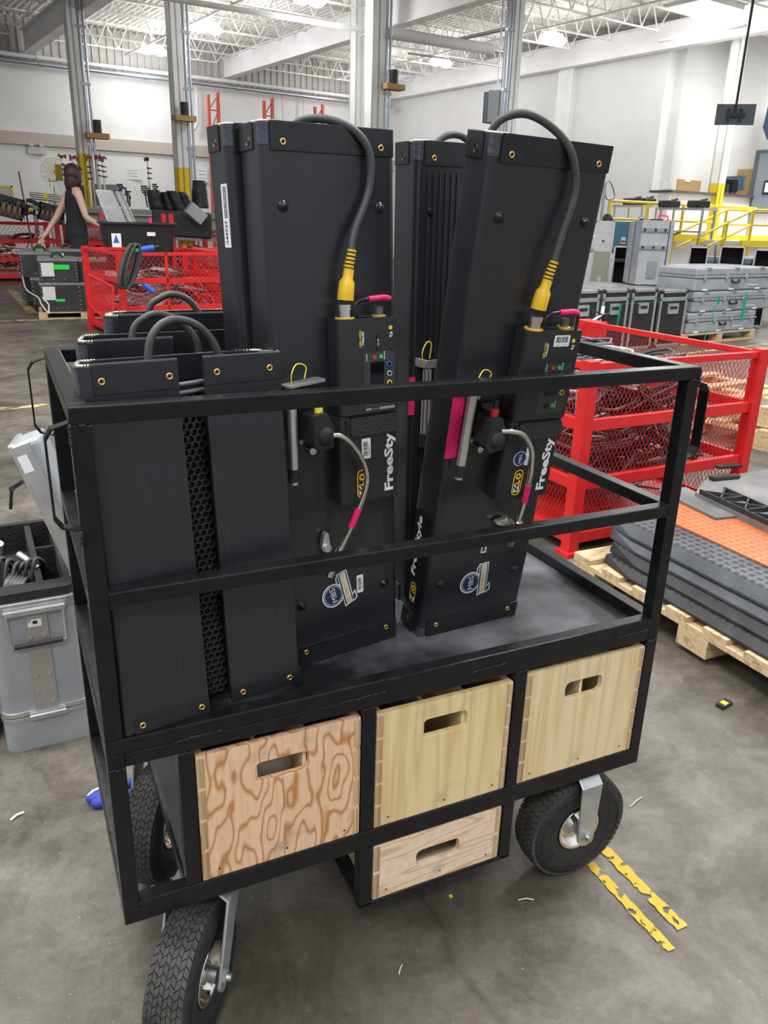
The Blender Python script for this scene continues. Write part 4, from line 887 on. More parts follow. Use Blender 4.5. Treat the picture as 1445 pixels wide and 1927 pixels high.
for P, mi in ((((.003, .004), (.007, .004), (.007, .009), (.003, .013)), 1), (((.010, .004), (.014, .004), (.014, .013), (.010, .009)), 1), (((.003, .021), (.014, .021), (.014, .018), (.008, .018)), 0)): b.add(pts(P), [(0, 1, 2, 3)], mi)
b.build('side_lettering', [YPR, WHT], f5)
b = B(); b.box(-.0035, -.0015, .338, .0185, -.0003, .452); b.build('pink_tape_strip', PINK, f5)
ctrl(M5, 'black battery controller with barcode on the right leaning light', 2)
feed_cable(M5, [(.1179, -.022, .6235), (.1290, -.018, .675), (.1420, -.013, .7364), (.1270, -.008, .7827), (.1000, .006, .810), (.062, .022, .8240), (.03, .036, .812), (.018, .045, .78)], 'grey cable arching over the right leaning light to its yellow plug')
# rear ones share the shape, with the parts the photo shows
f2 = thing('light_fixture', 'tall black light panel case at far left rear with a white barcode strip', 'light fixture', M=M2); shell_parts(f2)
b = B(); b.box(-.0012, .008, .638, 0, .028, .722, 0)
for k in range(3):
    for j in range(16): b.box(-.0016, .011+k*.004, .678+j*.0026, -.0012, .0135+k*.004, .6795+j*.0026, 1)
text(b, 'V46032', lambda x, t: (-.0016, .022-.008*t, .642+x*.032), 1, .01); b.build('barcode_strip', [WHT, BPL], f2)
f3 = thing('light_fixture', 'tall ribbed black light panel case between and behind the two front ones', 'light fixture', M=M3); shell_parts(f3, rv=False)
b = B()
for k in range(16): x = .02+k*.0115; b.box(x, -.0018, .04, x+.0035, .0, .755)
b.build('ribs', SHELL, f3, .0008)
b = B(); b.cyl((.027, 0, .694), (.027, -.005, .694), .0075, .004, n=20); b.build('rivet', GLOSS, f3)
b = B(); b.cyl((.0125, -.024, .335), (.0145, -.024, .445), .0075, n=20); b.build('spigot_tube', ALU, f3); b = B(); b.cyl((.0118, -.024, .313), (.0125, -.024, .336), .0082, n=20); b.build('rubber_sleeve', RUB, f3)
b = B(); b.prism(rrect(.006, .449, .068, .462, .005, 3), -.032, -.028, 'y'); b.box(.006, -.03, .449, .012, 0, .462); b.build('bracket_plate', mat('grey_plate', (.3, .31, .3), .4, .4), f3)
b = B(); b.tube(spline([(.004, -.03, .452), (-.004, -.034, .475), (.008, -.03, .492), (.017, -.03, .488), (.014, -.03, .465)], 6), .0009, 6); b.build('safety_wire', YELB, f3)
b = B(); b.box(-.006, -.0015, .365, .006, -.0003, .43); b.build('pink_tape_strip', PINK, f3)
feed_cable(M3, [(.05, .03, .76), (.055, .03, .795), (.085, .03, .812), (.12, .03, .806), (.14, .02, .77)], 'grey cable arc over the ribbed rear light', False)

# ------------------------------------------------------------------ the short light fixtures
def short_fixture(x, y, z, yaw, a, W, D, H, label, doors=True, half=None):
    M = RM(x, y, z, yaw, a, 0); t = thing('light_fixture', label, 'light fixture', M=M); r = .010
    # open-topped sleeve: back, sides
    b = B(); th = .004
    o = rrect(0, .012, W, D, r, 4); i_ = rrect(th, .012+th, W-th, D-th, r-.003, 4); b.prism([(0, .012), (th, .012), (.018+th, D-th), (W-th, D-th), (W-th, .012), (W, .012), (W, D), (.018, D)], .002, H-.002, 'z'); b.build('sleeve', SHELL, t)
    b = B(); 
    b.box(r+.028, D-.007, H-.034, W-r-.01, D+.002, H+.0015); b.build('end_flap', FLAP, t, .0012)
    g = B()
    if doors:
        for k, (x0, x1, yo, ry) in enumerate(((0, .121, 0, 0), (.157, W-.002, .006, .0))):
            b = B(); b.box(x0+(0.009 if k == 0 else 0), yo-.001, .001, x1, yo+.006, H-.001)
            if k == 0: b.cyl((x0+.009, yo+.008, .001), (x0+.009, yo+.008, H-.001), .009, n=20)
            d_ = b.build('barn_door', SHELL, t, .001)
            for z0, z1 in ((H-.035, H+.001), (-.0005, .024)):
                b = B(); b.box(x0+(.016 if k == 0 else -.0006), yo-.003, z0, x1+(0 if k == 0 else .002), yo-.0006, z1)
                if z0 > .1: b.cyl((x0+(.016 if k == 0 else 0), yo+.0005, H-.0005), (x1, yo+.0005, H-.0005), .0034, n=12)
                b.build('door_flap', FLAP, d_, .0008)
            b = B()
            for z in (H-.019, .0115):
                for gx in ((.026, .109) if k == 0 else (.017, .092)): grommet(b, x0+gx, yo-.003, z); b.cut()
            b.each('grommet', [BRASS, GLOSS], d_)
        b = B(); s = .0058; hx = s*math.sqrt(3); rnd = 0     # honeycomb louvre
        for j in range(int((H-.06)/(1.5*s))):
            for i in range(4):
                cx = .118+i*hx+(hx/2 if j % 2 else 0); cz = .018+j*1.5*s
                o = [(cx+s*1.0*cos(radians(30+60*k)), cz+s*1.0*sin(radians(30+60*k))) for k in range(6)]; i2 = [(cx+s*.86*cos(radians(30+60*k)), cz+s*.84*sin(radians(30+60*k))) for k in range(6)]
                b.ring(o, i2, .022, .028, 'y')
        b.build('honeycomb_louvre', mat('louvre_black', (.03, .03, .032), .3), t)
        b = B(); b.box(.1, .03, .004, .17, .032, H-.03); b.build('inner_panel', GLOSS, t)
        b = B(); b.cyl((.112, .014, H-.033), (.16, .016, H-.030), .003, n=10); b.cut(); b.cyl((.112, .016, H-.044), (.16, .018, H-.041), .003, n=10); b.each('cross_bar', mat('dark_bar', (.2, .21, .23), .3, .8), t)
    else:
        b = B(); b.box(.009, 0, .001, half or W-.01, .006, H-.001); b.cyl((.009, .009, .001), (.009, .009, H-.001), .009, n=20); d_ = b.build('barn_door', SHELL, t, .001)
        b = B(); b.box(.02, -.002, H-.035, half or W-.01, -.0004, H+.001); b.cyl((.02, .003, H-.0005), (half or W-.01, .003, H-.0005), .0034, n=12); b.build('door_flap', FLAP, d_, .0008)
    b = B(); coil(b, [(.006, .03, H), (.004, .012, H), (.009, .005, H), (.022, .003, H)], .0026, 12); coil(b, [(.017, D-.02, H), (.024, D-.004, H), (.042, D-.001, H)], .0026, 11); coil(b, [(W-.03, D-.002, H), (W-.008, D-.006, H), (W-.001, D-.02, H)], .0026, 10)
    b.tube([(.006, .03, H-.001), (.0165, D-.02, H-.001)], .003); b.tube([(W-.001, D-.02, H-.001), (W-.001, .02, H-.001)], .0028)
    coil(b, [(.003, .015, .002), (.009, .004, .002), (.02, .0, .002)], .0022, 8); coil(b, [(W-.006, .005, .002), (W, .012, .002), (W+.001, .022, .006)], .0024, 7)
    b.ball((W-.0005, .014, H-.001), .0042, 10)
    b.build('corner_coil', COIL, t)
    b = B(); b.add([(.0, .03, z) for z in (H-.06, H-.002)]+[(.0, .012, z) for z in (H-.06, H-.002)], [(0, 1, 3, 2)]); 
    pts = [(.009-.0095*cos(a_), .009-.0095*sin(a_)) for a_ in [radians(100*i/6) for i in range(7)]]
    vs = [(x_, y_, zz) for zz in (H-.034, H-.004) for x_, y_ in pts]; b.add(vs, [(i, i+1, 8+i, 7+i) for i in range(6)], 0, True); b.build('corner_tape', TAPEC, t)
    return t
short_fixture(.0245, .0030, .5676, radians(8.5), -.098, .268, .088, .489, 'short black light case in front, its doors nearly closed over a honeycomb louvre')
short_fixture(.038, .205, ZF, radians(5), -.04, .27, .088, .512, 'short black light case, second row behind the honeycomb one', False, .13)
short_fixture(.09, .350, ZF, radians(2), -.03, .225, .07, .53, 'rearmost short black light case at the left of the deck', False)
for pts, l in (([(.105, .095, 1.0), (.109, .1, 1.063), (.122, .105, 1.089), (.145, .11, 1.099), (.172, .115, 1.092), (.193, .12, 1.072), (.204, .122, 1.045), (.206, .125, 1.0)], 'grey cable loop rising from the front short light case'),
               ([(.112, .26, 1.0), (.115, .27, 1.063), (.135, .27, 1.084), (.156, .27, 1.088), (.185, .27, 1.075), (.207, .27, 1.045), (.21, .27, 1.0)], 'grey cable loop rising from the second short light case'),
               ([(.15, .38, 1.02), (.158, .38, 1.083), (.176, .38, 1.1), (.199, .38, 1.106), (.224, .38, 1.094), (.242, .38, 1.06), (.244, .38, 1.02)], 'grey cable loop rising from the rearmost short light case')):
    b = B(); b.tube(spline(pts, 8), .0052, 12); tag(b.build('light_cable', CABLE), l, 'cable')

# ------------------------------------------------------------------ red wire containers
_meshpanels = {}
def mesh_panel(Lx, Hz, cell=.034):
    key = (round(Lx, 2), round(Hz, 2), cell)
    if key in _meshpanels: return _meshpanels[key]
    b = B(); ch = cell*(.85 if cell < .03 else .55); nx = int(Lx/cell); nz = max(1, int(Hz/ch)); cx = Lx/nx; cz = Hz/nz; t = .0011 if cell < .03 else .0022; k = t*1.3
    def st(xa, za, xb, zb): b.add([(xa-k, 0, za), (xa+k, 0, za), (xb+k, .001, zb), (xb-k, .001, zb)], [(0, 1, 2, 3)])
    for j in range(nz):
        for i in range(nx):
            x = i*cx; z = j*cz
            if j % 2 == 0: st(x, z, x+cx/2, z+cz); st(x+cx, z, x+cx/2, z+cz)
            else: st(x+cx/2, z, x, z+cz); st(x+cx/2, z, x+cx, z+cz)
    _meshpanels[key] = b; return b
def container(F, yaw, W, D, H, label, levels=(.09, .31, .54, 1.), cell=.034, mid=False, pw=.05, fill=.75, seed=1, cabs=(WCAB, CABLE, RUB), ncab=26, r=.007):
    t = thing('wire_container', label, 'container', (F[0], F[1], 0), yaw); lv = [H*q if q <= 1 else q for q in [levels[0]/.75, levels[1]/.75, levels[2]/.75, 1.]]
    b = B()
    for x in (0, W):
        for y in (0, D): b.box(x-pw/2, y-pw/2, .02, x+pw/2, y+pw/2, H+.01); b.box(x-pw*.8, y-pw*.8, 0, x+pw*.8, y+pw*.8, .02)
    rh = pw*.9
    for z in lv:
        h = rh if z < H-.01 else rh*.6
        for y in (0, D): b.box(pw/2, y-.012, z-h, W-pw/2, y+.012, z)
        for x in (0, W): b.box(x-.012, pw/2, z-h, x+.012, D-pw/2, z)
    if mid: b.box(W*.4, -.012, lv[0], W*.4+.03, .012, H)
    b.build('frame', RED, t, .002)
    for side in range(4):
        Lx = (W if side < 2 else D)-pw; q = B()
        for z0, z1 in zip(lv[:-1], lv[1:]): mp = mesh_panel(Lx, z1-rh*(1 if z1 < H-.01 else .6)-z0, cell); q.add([(v.x, v.y, v.z+z0) for v in mp.v], mp.f); q.cut()
        for o in q.each('mesh_side', REDM, t):
            if side == 0: o.location = (pw/2, .0, 0)
            if side == 1: o.location = (pw/2, D, 0)
            if side == 2: o.location = (0, pw/2, 0); o.rotation_euler = (0, 0, radians(90))
            if side == 3: o.location = (W, pw/2, 0); o.rotation_euler = (0, 0, radians(90))
    b = B(); b.box(0, 0, lv[0]-.03, W, D, lv[0]-.02); b.build('base_sheet', RED, t)
    # tangle of cables inside
    rnd = random.Random(seed); b = B()
    for k in range(ncab):
        cx = rnd.uniform(.2, W-.2); cy = rnd.uniform(.18, D-.18); cz = rnd.uniform(lv[0]+.03, H*fill); R = rnd.uniform(.1, .17); mi = k % len(cabs); ph = rnd.uniform(0, 6); tl = rnd.uniform(-.5, .5); tl2 = rnd.uniform(-.4, .4)
        for lp in range(3):
            pts = []
            for i in range(18):
                a = ph+2*pi*i/18; rr = R*(1+.12*sin(3*a+lp))+lp*.012; pts.append((min(max(cx+rr*cos(a), .04), W-.04), min(max(cy+rr*sin(a), .04), D-.04), min(max(cz+rr*tl*cos(a)+rr*tl2*sin(a)+lp*.014, lv[0]+.01), H*.97)))
            b.tube(pts, r, 5, mi, closed=True)
    for k in range(8):
        p = [(rnd.uniform(.08, W-.08), rnd.uniform(.05, .3), rnd.uniform(lv[0]+.02, H*fill)) for _ in range(4)]; b.tube(spline(p, 5), r*.8, 5, rnd.randrange(len(cabs)))
    o = b.build('cable_tangle', list(cabs)); o.location = (F[0], F[1], 0); o.rotation_euler = (0, 0, yaw)
    tag(o, 'tangle of coiled cables inside the '+label.replace('red ', 'red '), 'cables', None, 'stuff')
    return t
R1W = .93
container((1.87, 1.37), radians(3), R1W, 1.22, .757, 'big red wire container at the right, nearest to the cart', cell=.021, seed=5, fill=.86, ncab=84, r=.0065, cabs=(CABLE, RUB, BPL, CABLE, WCAB))
container((1.04, 7.45), radians(9), 1.12, 1.25, .87, 'red wire container with a cable coil hung on its front', cell=.05, mid=True, seed=7, fill=.8, pw=.06, cabs=(WCAB, CABLE, WCAB))
container((2.26, 7.66), radians(9), 1.1, 1.2, .87, 'red wire container just right of the coil-hung one, mostly hidden', cell=.05, seed=9, fill=.8, pw=.06, ncab=12)
container((-.55, 15.6), radians(6), 1.62, 1.2, 1.02, 'red wire container at the far left edge under the heap of black gear', cell=.075, seed=11, pw=.08, ncab=14, r=.012)
container((1.42, 15.4), radians(8), 1.3, 1.2, 1.0, 'red wire container behind the walking person and the black tub', cell=.075, seed=12, pw=.08, ncab=14, r=.012)
container((2.55, 12.6), radians(8), 1.0, 1.2, .93, 'red wire container right of the black tub, with coiled cable near its top', cell=.065, seed=13, pw=.07, ncab=18, r=.011)
# loops of cable lying over the container tops
def cable_loops(name, c, R, n, m, label, r=.006, flat=.5, seed=2):
    rnd = random.Random(seed); b = B()
    for k in range(n):
        ph = rnd.uniform(0, 6); pts = [(c[0]+(R*(1-.03*k)+.01*sin(2*i+k))*cos(ph+2*pi*i/20), c[1]+R*flat*(1-.03*k)*sin(ph+2*pi*i/20), c[2]+.012*sin(k*1.3+i*.6)+k*.004) for i in range(20)]
        b.tube(pts, r, 6, closed=True)
    return tag(b.build(name, m), label, 'cable')
cable_loops('cable_coil', (2.1, 1.9, .71), .2, 6, CABLE, 'dark cable coil on top of the nearest red container', flat=.8)
cable_loops('cable_coil', (2.4, 2.1, .70), .17, 5, mat('mid_grey_cable', (.14, .14, .15), .5), 'mid grey cable coil on the nearest red container, right one', flat=.9, seed=5)
cable_loops('cable_coil', (3.05, 12.9, .98), .3, 6, CABLE, 'dark cable coil heaped on the container right of the black tub', r=.014, flat=.6)
cable_loops('cable_coil', (1.75, 15.8, 1.0), .4, 6, CABLE, 'dark cable coil heaped on the container behind the person', r=.014, flat=.5, seed=8)
# hanging coil
t = thing('hanging_cable_coil', 'thick black cable coil hung over the front of a red container, blue connector below', 'cable', fd(238, 500, 8.28), radians(9)); b = B(); rnd = random.Random(6)
for k in range(11):
    o = rnd.uniform(-.05, .05); w_ = rnd.uniform(.035, .08); pts = []
    for i in range(24):
        a = 2*pi*i/24; x = w_*cos(a); z = .2*sin(a)+rnd.uniform(-.004, .004); pts.append((x*.9+z*.33+o*.6, -.06-.012*k % .05+.02*cos(a), z))
    b.tube(pts, .0105, 6, closed=True)
b.build('coil_loops', CABLE, t); b = B(); b.tube([(.02, -.08, -.16), (.1, -.09, -.15), (.14, -.1, -.19)], .014); b.build('cable_tail', CABLE, t)
b = B(); b.cyl((.12, -.1, -.17), (.2, -.1, -.235), .027, n=14); b.build('blue_connector', BLUP, t)
p = fd(275, 468, 8.25); b = B(); b.cyl(p+Vector((-.06, 0, -.01)), p+Vector((.07, .0, .01)), .028); b.cyl(p+Vector((.07, 0, .01)), p+Vector((.12, 0, .02)), .02, mi=1); b.cyl(p+Vector((-.13, 0, -.02)), p+Vector((-.06, 0, -.01)), .022, mi=2); tag(b.build('blue_connector', [BLUP, BPL, GRNP]), 'blue power connector lying on the red container rail', 'connector')
# slanted red mesh gate leaning at the container side
a = fz(168, 517, .75); 
t = thing('mesh_gate', 'dense red mesh gate leaning out at the left of the coil-hung container', 'gate', (0, 0, 0)); P = [fd(166, 516, 8.3), fd(213, 540, 8.0), fd(212, 612, 8.0), fd(168, 572, 8.3)]
b = B(); n = 22
for i in range(n+1): b.bar(P[0].lerp(P[3], i/n), P[1].lerp(P[2], i/n), .006)
b.build('gate_bars', REDM, t); b = B()
for i in range(4): b.bar(P[i], P[(i+1) % 4], .018)
b.build('gate_frame', RED, t)

# ------------------------------------------------------------------ black crates on a pallet (left)
def pallet(loc, rz, W, D, H, label, nslat=6, group=None, m=PALW):
    t = thing('wooden_pallet', label, 'pallet', loc, rz, group); st = H*.16
    for k in range(3): y = k*(D-.1)/2; b = B(); b.box(0, y, st, W, y+.1, H-st); b.build('stringer', m, t, .003) if False else None
    for k in range(3):
        x = k*(W-.1)/2; b = B()
        for y in (0, (D-.12)/2, D-.12): b.box(x, y, st, x+.1, y+.12, H-2*st)
        b.box(x, 0, H-2*st, x+.1, D, H-st); b.build('block_row', m, t, .002)
    for k in range(nslat): y = k*(D-.09)/(nslat-1); b = B(); b.box(0, y, H-st, W, y+.09, H); b.build('deck_board', m, t, .002)
    for y in (0, D-.1): b = B(); b.box(0, y, 0, W, y+.1, st); b.build('bottom_board', m, t)
    return t
pl_ = fz(74, 601, 0); D0 = math.hypot(pl_.x-CAM.x, pl_.y-CAM.y)+.05; ZC1 = fd(80, 532, D0).z; ZC2 = fd(70, 487, D0).z
pallet((pl_.x, pl_.y, 0), radians(-3), 1.05, 2.6, .08, 'wooden pallet under the stack of black crates')
def crate(loc, rz, W, D, H, label, lidm=FIBTOP, lab=False, green=None, handle=True):
    t = thing('black_crate', label, 'crate', loc, rz); b = B(); b.box(-.004, -.004, H-.03, W+.004, D+.004, H); b.build('crate_lid', lidm, t, .006)
    b = B(); b.box(0, 0, 0, W, D, H-.03)
    for x in (.02, W-.02):
        for k in range(6): b.cyl((x, 0, .03+k*(H-.08)/5), (x, -.004, .03+k*(H-.08)/5), .006, n=8, mi=1)
    for x in (W*.35, W*.65): b.cyl((x, 0, .04), (x, -.004, .04), .006, n=8, mi=1)
    b.build('crate_body', [FIBRE, ALU], t)
    if handle: b = B(); b.tube(spline([(W*.35, D*.4, H), (W*.42, D*.4, H+.05), (W*.58, D*.4, H+.05), (W*.65, D*.4, H)], 5), .014, 8); b.build('crate_handle', BPL, t)
    if lab: b = B(); b.box(.03, -.003, H-.2, .17, 0, H-.045); b.build('paper_label', PAPER, t)
    if green == 'tape': b = B(); b.box(.165, -.006, H-.12, .345, -.002, H-.065); b.build('green_label', GRTAPE, t)
    if green == 'small': b = B(); b.box(.165, -.006, .12, .27, -.002, .15); b.build('green_label', GRTAPE, t)
    if green == 'top': b = B(); b.box(W*.4, D*.3, H+.001, W*.6, D*.6, H+.004); b.build('green_tape', GRTAPE, t)
    return t
rz = radians(-3)
def cp_(u, v, d, z): p = fd(u, v, d); return (p.x, p.y, z)
HB = ZC1-.082; HT = ZC2-ZC1
cr = [(cp_(80, 588, D0, .08), .46, .7, HB, 'black crate at the bottom front left of the stack, white label', True, 'small'), (cp_(151, 588, D0, .08), .46, .7, HB, 'black crate at the bottom front right of the stack', False, 'small'),
      (cp_(62, 570, D0+.75, .08), .46, .7, HB, 'black crate at the bottom of the stack, second row left', False, None), (cp_(131, 570, D0+.75, .08), .46, .7, HB, 'black crate at the bottom of the stack, second row right', False, None),
      (cp_(44, 560, D0+1.5, .08), .46, .9, HB, 'black crate at the bottom of the stack, rear left', False, None),
      (cp_(70, 487, D0, ZC1), .44, .8, HT, 'black crate on top at the front with white paper and wide green label', True, 'tape'),
      (cp_(139, 487, D0+.1, ZC1), .44, .7, HT-.01, 'black crate on top at the right, beside the green-labelled one', False, 'top'),
      (cp_(33, 465, D0+.95, ZC1), .5, 1.3, HT+.03, 'black crate on top at the left rear with light grey lid', False, 'top'), (cp_(92, 465, D0+.98, ZC1), .46, .75, HT+.07, 'black crate on top at the rear right with a paper label', True, None)]
for loc, W, D, H, l, lab, gr in cr:
    t = crate(loc, rz, W, D, H, l, lab=lab, green=gr, handle=loc[2] > .3)
p = fz(75, 590); b = B(); b.tube(spline([fd(42, 520, 11.4), fd(50, 545, 11.0), fd(72, 560, 10.6), fd(78, 573, 10.4), fd(92, 590, 10.2)], 5), .008, 6); b.tube([fd(80, 560, 10.3), fd(92, 573, 10.2), fd(92, 590, 10.15)], .008, 6); tag(b.build('strap_string', CREAM), 'pale string hanging down the left side of the black crate stack', 'string')

# ------------------------------------------------------------------ black tub with aluminium grille
t = thing('plastic_tub', 'black plastic tub standing above the red container, grille leaning in it', 'tub', fd(258, 440, 10.1)*1, radians(-4)); t.location.z = .55
b = B(); b.box(-.3, -.2, -.55, .3, .2, .0); b.build('dolly', BPL, t); b = B(); zt_ = fd(258, 418, 10.1).z-.55; hw = .40; 
for (z, s) in ((0, .86),): pass
o0 = rrect(-hw*.84, -.26, hw*.84, .26, .05, 4); o1 = rrect(-hw, -.31, hw, .31, .06, 4); i1 = rrect(-hw+.02, -.29, hw-.02, .29, .05, 4); i0 = rrect(-hw*.84+.02, -.24, hw*.84-.02, .24, .04, 4); n = len(o0)
vs = [(x, y, 0) for x, y in o0]+[(x, y, zt_) for x, y in o1]+[(x, y, zt_) for x, y in i1]+[(x, y, .03) for x, y in i0]
fs = [list(range(n))[::-1], list(range(3*n, 4*n))]
for a in range(3): fs += [(a*n+i, a*n+(i+1) % n, (a+1)*n+(i+1) % n, (a+1)*n+i) for i in range(n)]
b.add(vs, fs); b.build('tub_body', TUBM, t)
b = B(); b.ring(rrect(-hw-.02, -.33, hw+.02, .33, .07, 4), i1, zt_-.025, zt_, 'z'); b.build('tub_rim', TUBM, t, .004)
b = B(); b.box(-.3, -.31, zt_-.3, -.2, -.305, zt_-.12); b.cut(); b.box(.08, -.325, zt_-.14, .17, -.32, zt_-.1); b.each('tub_sticker', [WHT], t)
b = B(); b.prism([(-.285, zt_-.22), (-.22, zt_-.22), (-.2525, zt_-.13)], -.312, -.311, 'y'); b.build('blue_mark', [BLUP], t)
t2 = thing('louvre_grille', 'slatted aluminium grille leaning up out of the black tub', 'grille', (0, 0, 0)); A = [fd(181, 358, 10.15), fd(210, 360, 10.15), fd(236, 418, 10.), fd(203, 416, 10.)]
b = B(); n = 26
for i in range(n): b.bar(A[0].lerp(A[3], (i+.5)/n), A[1].lerp(A[2], (i+.5)/n), .022, .010)
b.build('slats', ALU, t2); b = B()
for i in range(4): b.bar(A[i], A[(i+1) % 4], .018)
off = Vector((.06, .02, 0)); b.bar(A[1]+off, A[2]+off, .05, .02); b.bar(A[1]+off*1.8, A[2]+off*1.8, .02); b.build('grille_frame', ALU, t2)
p = fd(283, 414, 9.74); b = B(); b.box(p.x-.014, p.y-.01, p.z-.035, p.x+.014, p.y+.01, p.z+.025); tag(b.build('pink_tag', PINK), 'small pink tag on the rim of the black tub', 'tag')

# ------------------------------------------------------------------ people
def skin_mesh(name, chains, m, parent, lvl=1):
    vs = []; es = []; rs = []
    for ch in chains:
        prev = None
        for p, r in ch:
            p = Vector(p); idx = None
            for i, q in enumerate(vs):
                if (q-p).length < 1e-5: idx = i; break
            if idx is None: vs.append(p); rs.append(r if isinstance(r, tuple) else (r, r)); idx = len(vs)-1
            if prev is not None and prev != idx: es.append((prev, idx))
            prev = idx
    me = bpy.data.meshes.new(name); me.from_pydata([tuple(v) for v in vs], es, []); me.materials.append(m); o = bpy.data.objects.new(name, me); COL.objects.link(o); o.parent = parent
    o.modifiers.new('skin', 'SKIN'); sv = me.skin_vertices[0].data
    for i, r in enumerate(rs): sv[i].radius = r
    sv[0].use_root = True; sd = o.modifiers.new('sub', 'SUBSURF'); sd.levels = lvl; sd.render_levels = lvl
    o.modifiers['skin'].use_smooth_shade = True; return o
def hand(W, d, side):
    # palm then five fingers, relaxed curl
    W = Vector(W); d = Vector(d).normalized(); s = Vector(side).normalized(); n = d.cross(s); pc = W+d*.045; ch = [[(W, .024), (pc, (.034, .02)), (W+d*.085, (.036, .016))]]
    for k, (o, L) in enumerate(((-.03, .07), (-.01, .08), (.01, .075), (.028, .058))):
        a = W+d*.085+s*o; ch.append([(W+d*.085, (.036, .016)), (a+d*.015, .0095), (a+d*(L*.55)+n*.012, .009), (a+d*L+n*.03, .0075)])
    a = W+d*.03; ch.append([(pc, (.034, .02)), (a-s*.045+d*.01, .012), (a-s*.06+d*.045+n*.01, .009)]); return ch
def person(loc, rz, H, label, pose, hairlong=True, facedir=0):
    k = H/1.72; t = thing('person', label, 'person', loc, rz); t.scale = (k, k, k)
    # faces +x; y is the person's left
    P = Vector((0, 0, .93)); ch = []
    neck = Vector((.03, 0, 1.47)); chest = Vector((.02, 0, 1.28)); head = Vector((.05, 0, 1.6))
    ch.append([(P, (.125, .15)), ((.01, 0, 1.08), (.10, .125)), (chest, (.115, .15)), ((.02, 0, 1.39), (.09, .13)), (neck, .052), ((.04, 0, 1.53), .05)])
    for s in (1, -1):
        sh = Vector((.01, s*.165, 1.40)); ch.append([((.02, 0, 1.39), (.09, .13)), (sh, .056)]+[(Vector(q), r) for q, r in zip(pose[s][:2], (.042, .03))]); 
        w_ = Vector(pose[s][1]); e_ = Vector(pose[s][0]); ch += hand(w_, w_-e_, (1, 0, 0) if abs((w_-e_).x) < .2 else (0, 1, 0))
        lx = pose['leg'][0 if s > 0 else 1]; ch.append([(P, (.125, .15)), ((.0, s*.09, .86), .095), ((lx*.5+.03, s*.1, .5), .062), ((lx*1.0-.02, s*.1, .1), .042), ((lx*1.0+.1, s*.11, .04), (.04, .035))])
    ch = [[(p, (r[0]*.86, r[1]*.86) if isinstance(r, tuple) else r) for p, r in c] for c in ch]
    skin_mesh('body', ch, SKIN, t)
    b = B(); b.ball(head, .1, 20, 0, (.98, .78, 1.18)); b.ball(head+Vector((.098, 0, -.01)), .016, 8, 0, (1, .8, 1.4)); b.ball(head+Vector((.07, 0, -.095)), .035, 10, 0, (1, 1, .7))
    for s in (1, -1): b.ball(head+Vector((0, s*.079, -.01)), .024, 8, 0, (.7, .35, 1.2))
    b.ball(head+Vector((.085, 0, -.06)), .022, 8, 1, (.6, 1.1, .35))
    for s in (1, -1): b.ball(head+Vector((.083, s*.032, .012)), .012, 8, 2, (.7, 1, .7)); b.ball(head+Vector((.088, s*.032, .032)), .014, 8, 3, (.4, 1.2, .25))
    b.build('head', [SKIN, mat('lips', (.5, .18, .16), .5), GLOSS, HAIR], t)
    b = B(); b.ball(head+Vector((-.022, 0, .022)), .112, 20, 0, (1., .92, 1.14))
    if hairlong:
        b.ball(head+Vector((-.045, 0, -.075)), .105, 18, 0, (.86, .98, 1.35)); b.ball(head+Vector((.02, .078, -.04)), .04, 10, 0, (.9, .5, 2.3)); b.ball(head+Vector((.02, -.078, -.04)), .04, 10, 0, (.9, .5, 2.3)); b.ball(head+Vector((.03, 0, .085)), .07, 12, 0, (1, 1.15, .5))
    b.build('hair', HAIR, t)
    def loft(b, rings, n=20):
        vs = [(c[0]+rx*cos(2*pi*i/n), c[1]+ry*sin(2*pi*i/n), c[2]) for c, rx, ry in rings for i in range(n)]
        b.add(vs, [(a*n+i, a*n+(i+1) % n, (a+1)*n+(i+1) % n, (a+1)*n+i) for a in range(len(rings)-1) for i in range(n)]+[list(range(n))[::-1], list(range((len(rings)-1)*n, len(rings)*n))], 0, True)
    b = B(); loft(b, [((0, 0, .86), .135, .175), ((.005, 0, .97), .13, .168), ((.01, 0, 1.08), .112, .142), ((.015, 0, 1.2), .118, .152), ((.02, 0, 1.3), .12, .165), ((.02, 0, 1.38), .1, .17), ((.02, 0, 1.42), .085, .15), ((.025, 0, 1.46), .06, .075)]); b.build('sleeveless_top', CLOTH, t)
    b = B(); loft(b, [((0, 0, .78), .125, .165), ((0, 0, .88), .14, .18), ((0, 0, .98), .128, .165)])
    for s in (1, -1):
        lx = pose['leg'][0 if s > 0 else 1]; loft(b, [((lx-.02, s*.1, .09), .06, .055), ((lx*.75+.01, s*.1, .3), .07, .065), ((lx*.5+.03, s*.1, .5), .08, .075), ((lx*.2+.01, s*.09, .7), .1, .09), ((0, s*.085, .86), .11, .09)])
    b.build('trousers', CLOTH, t)
    b = B()
    for s in (1, -1): lx = pose['leg'][0 if s > 0 else 1]; b.ball((lx+.05, s*.11, .05), .06, 12, 0, (2.1, .85, .75))
    b.build('shoes', BPL, t)
    return t
pz = fd(136, 420, 12.1)
person((pz.x+.04, pz.y, 0), radians(14), 1.80, 'person with dark bob hair in a black sleeveless top walking past the black crates', {-1: [(.06, -.24, 1.10), (.36, -.27, .95)], 1: [(-.14, .24, 1.12), (-.30, .26, .90)], 'leg': (.28, -.22)})
p2 = fd(1148, 392, 14.5)
person((p2.x, p2.y, -.04), radians(150), 1.45, 'person glimpsed beside the right tall light in the far background', {1: [(.1, .22, 1.12), (.3, .1, 1.05)], -1: [(.1, -.22, 1.12), (.3, -.1, 1.05)], 'leg': (.1, 0)}, False)

def fdb(u, v, d): return fd(u, v, d+3.3)
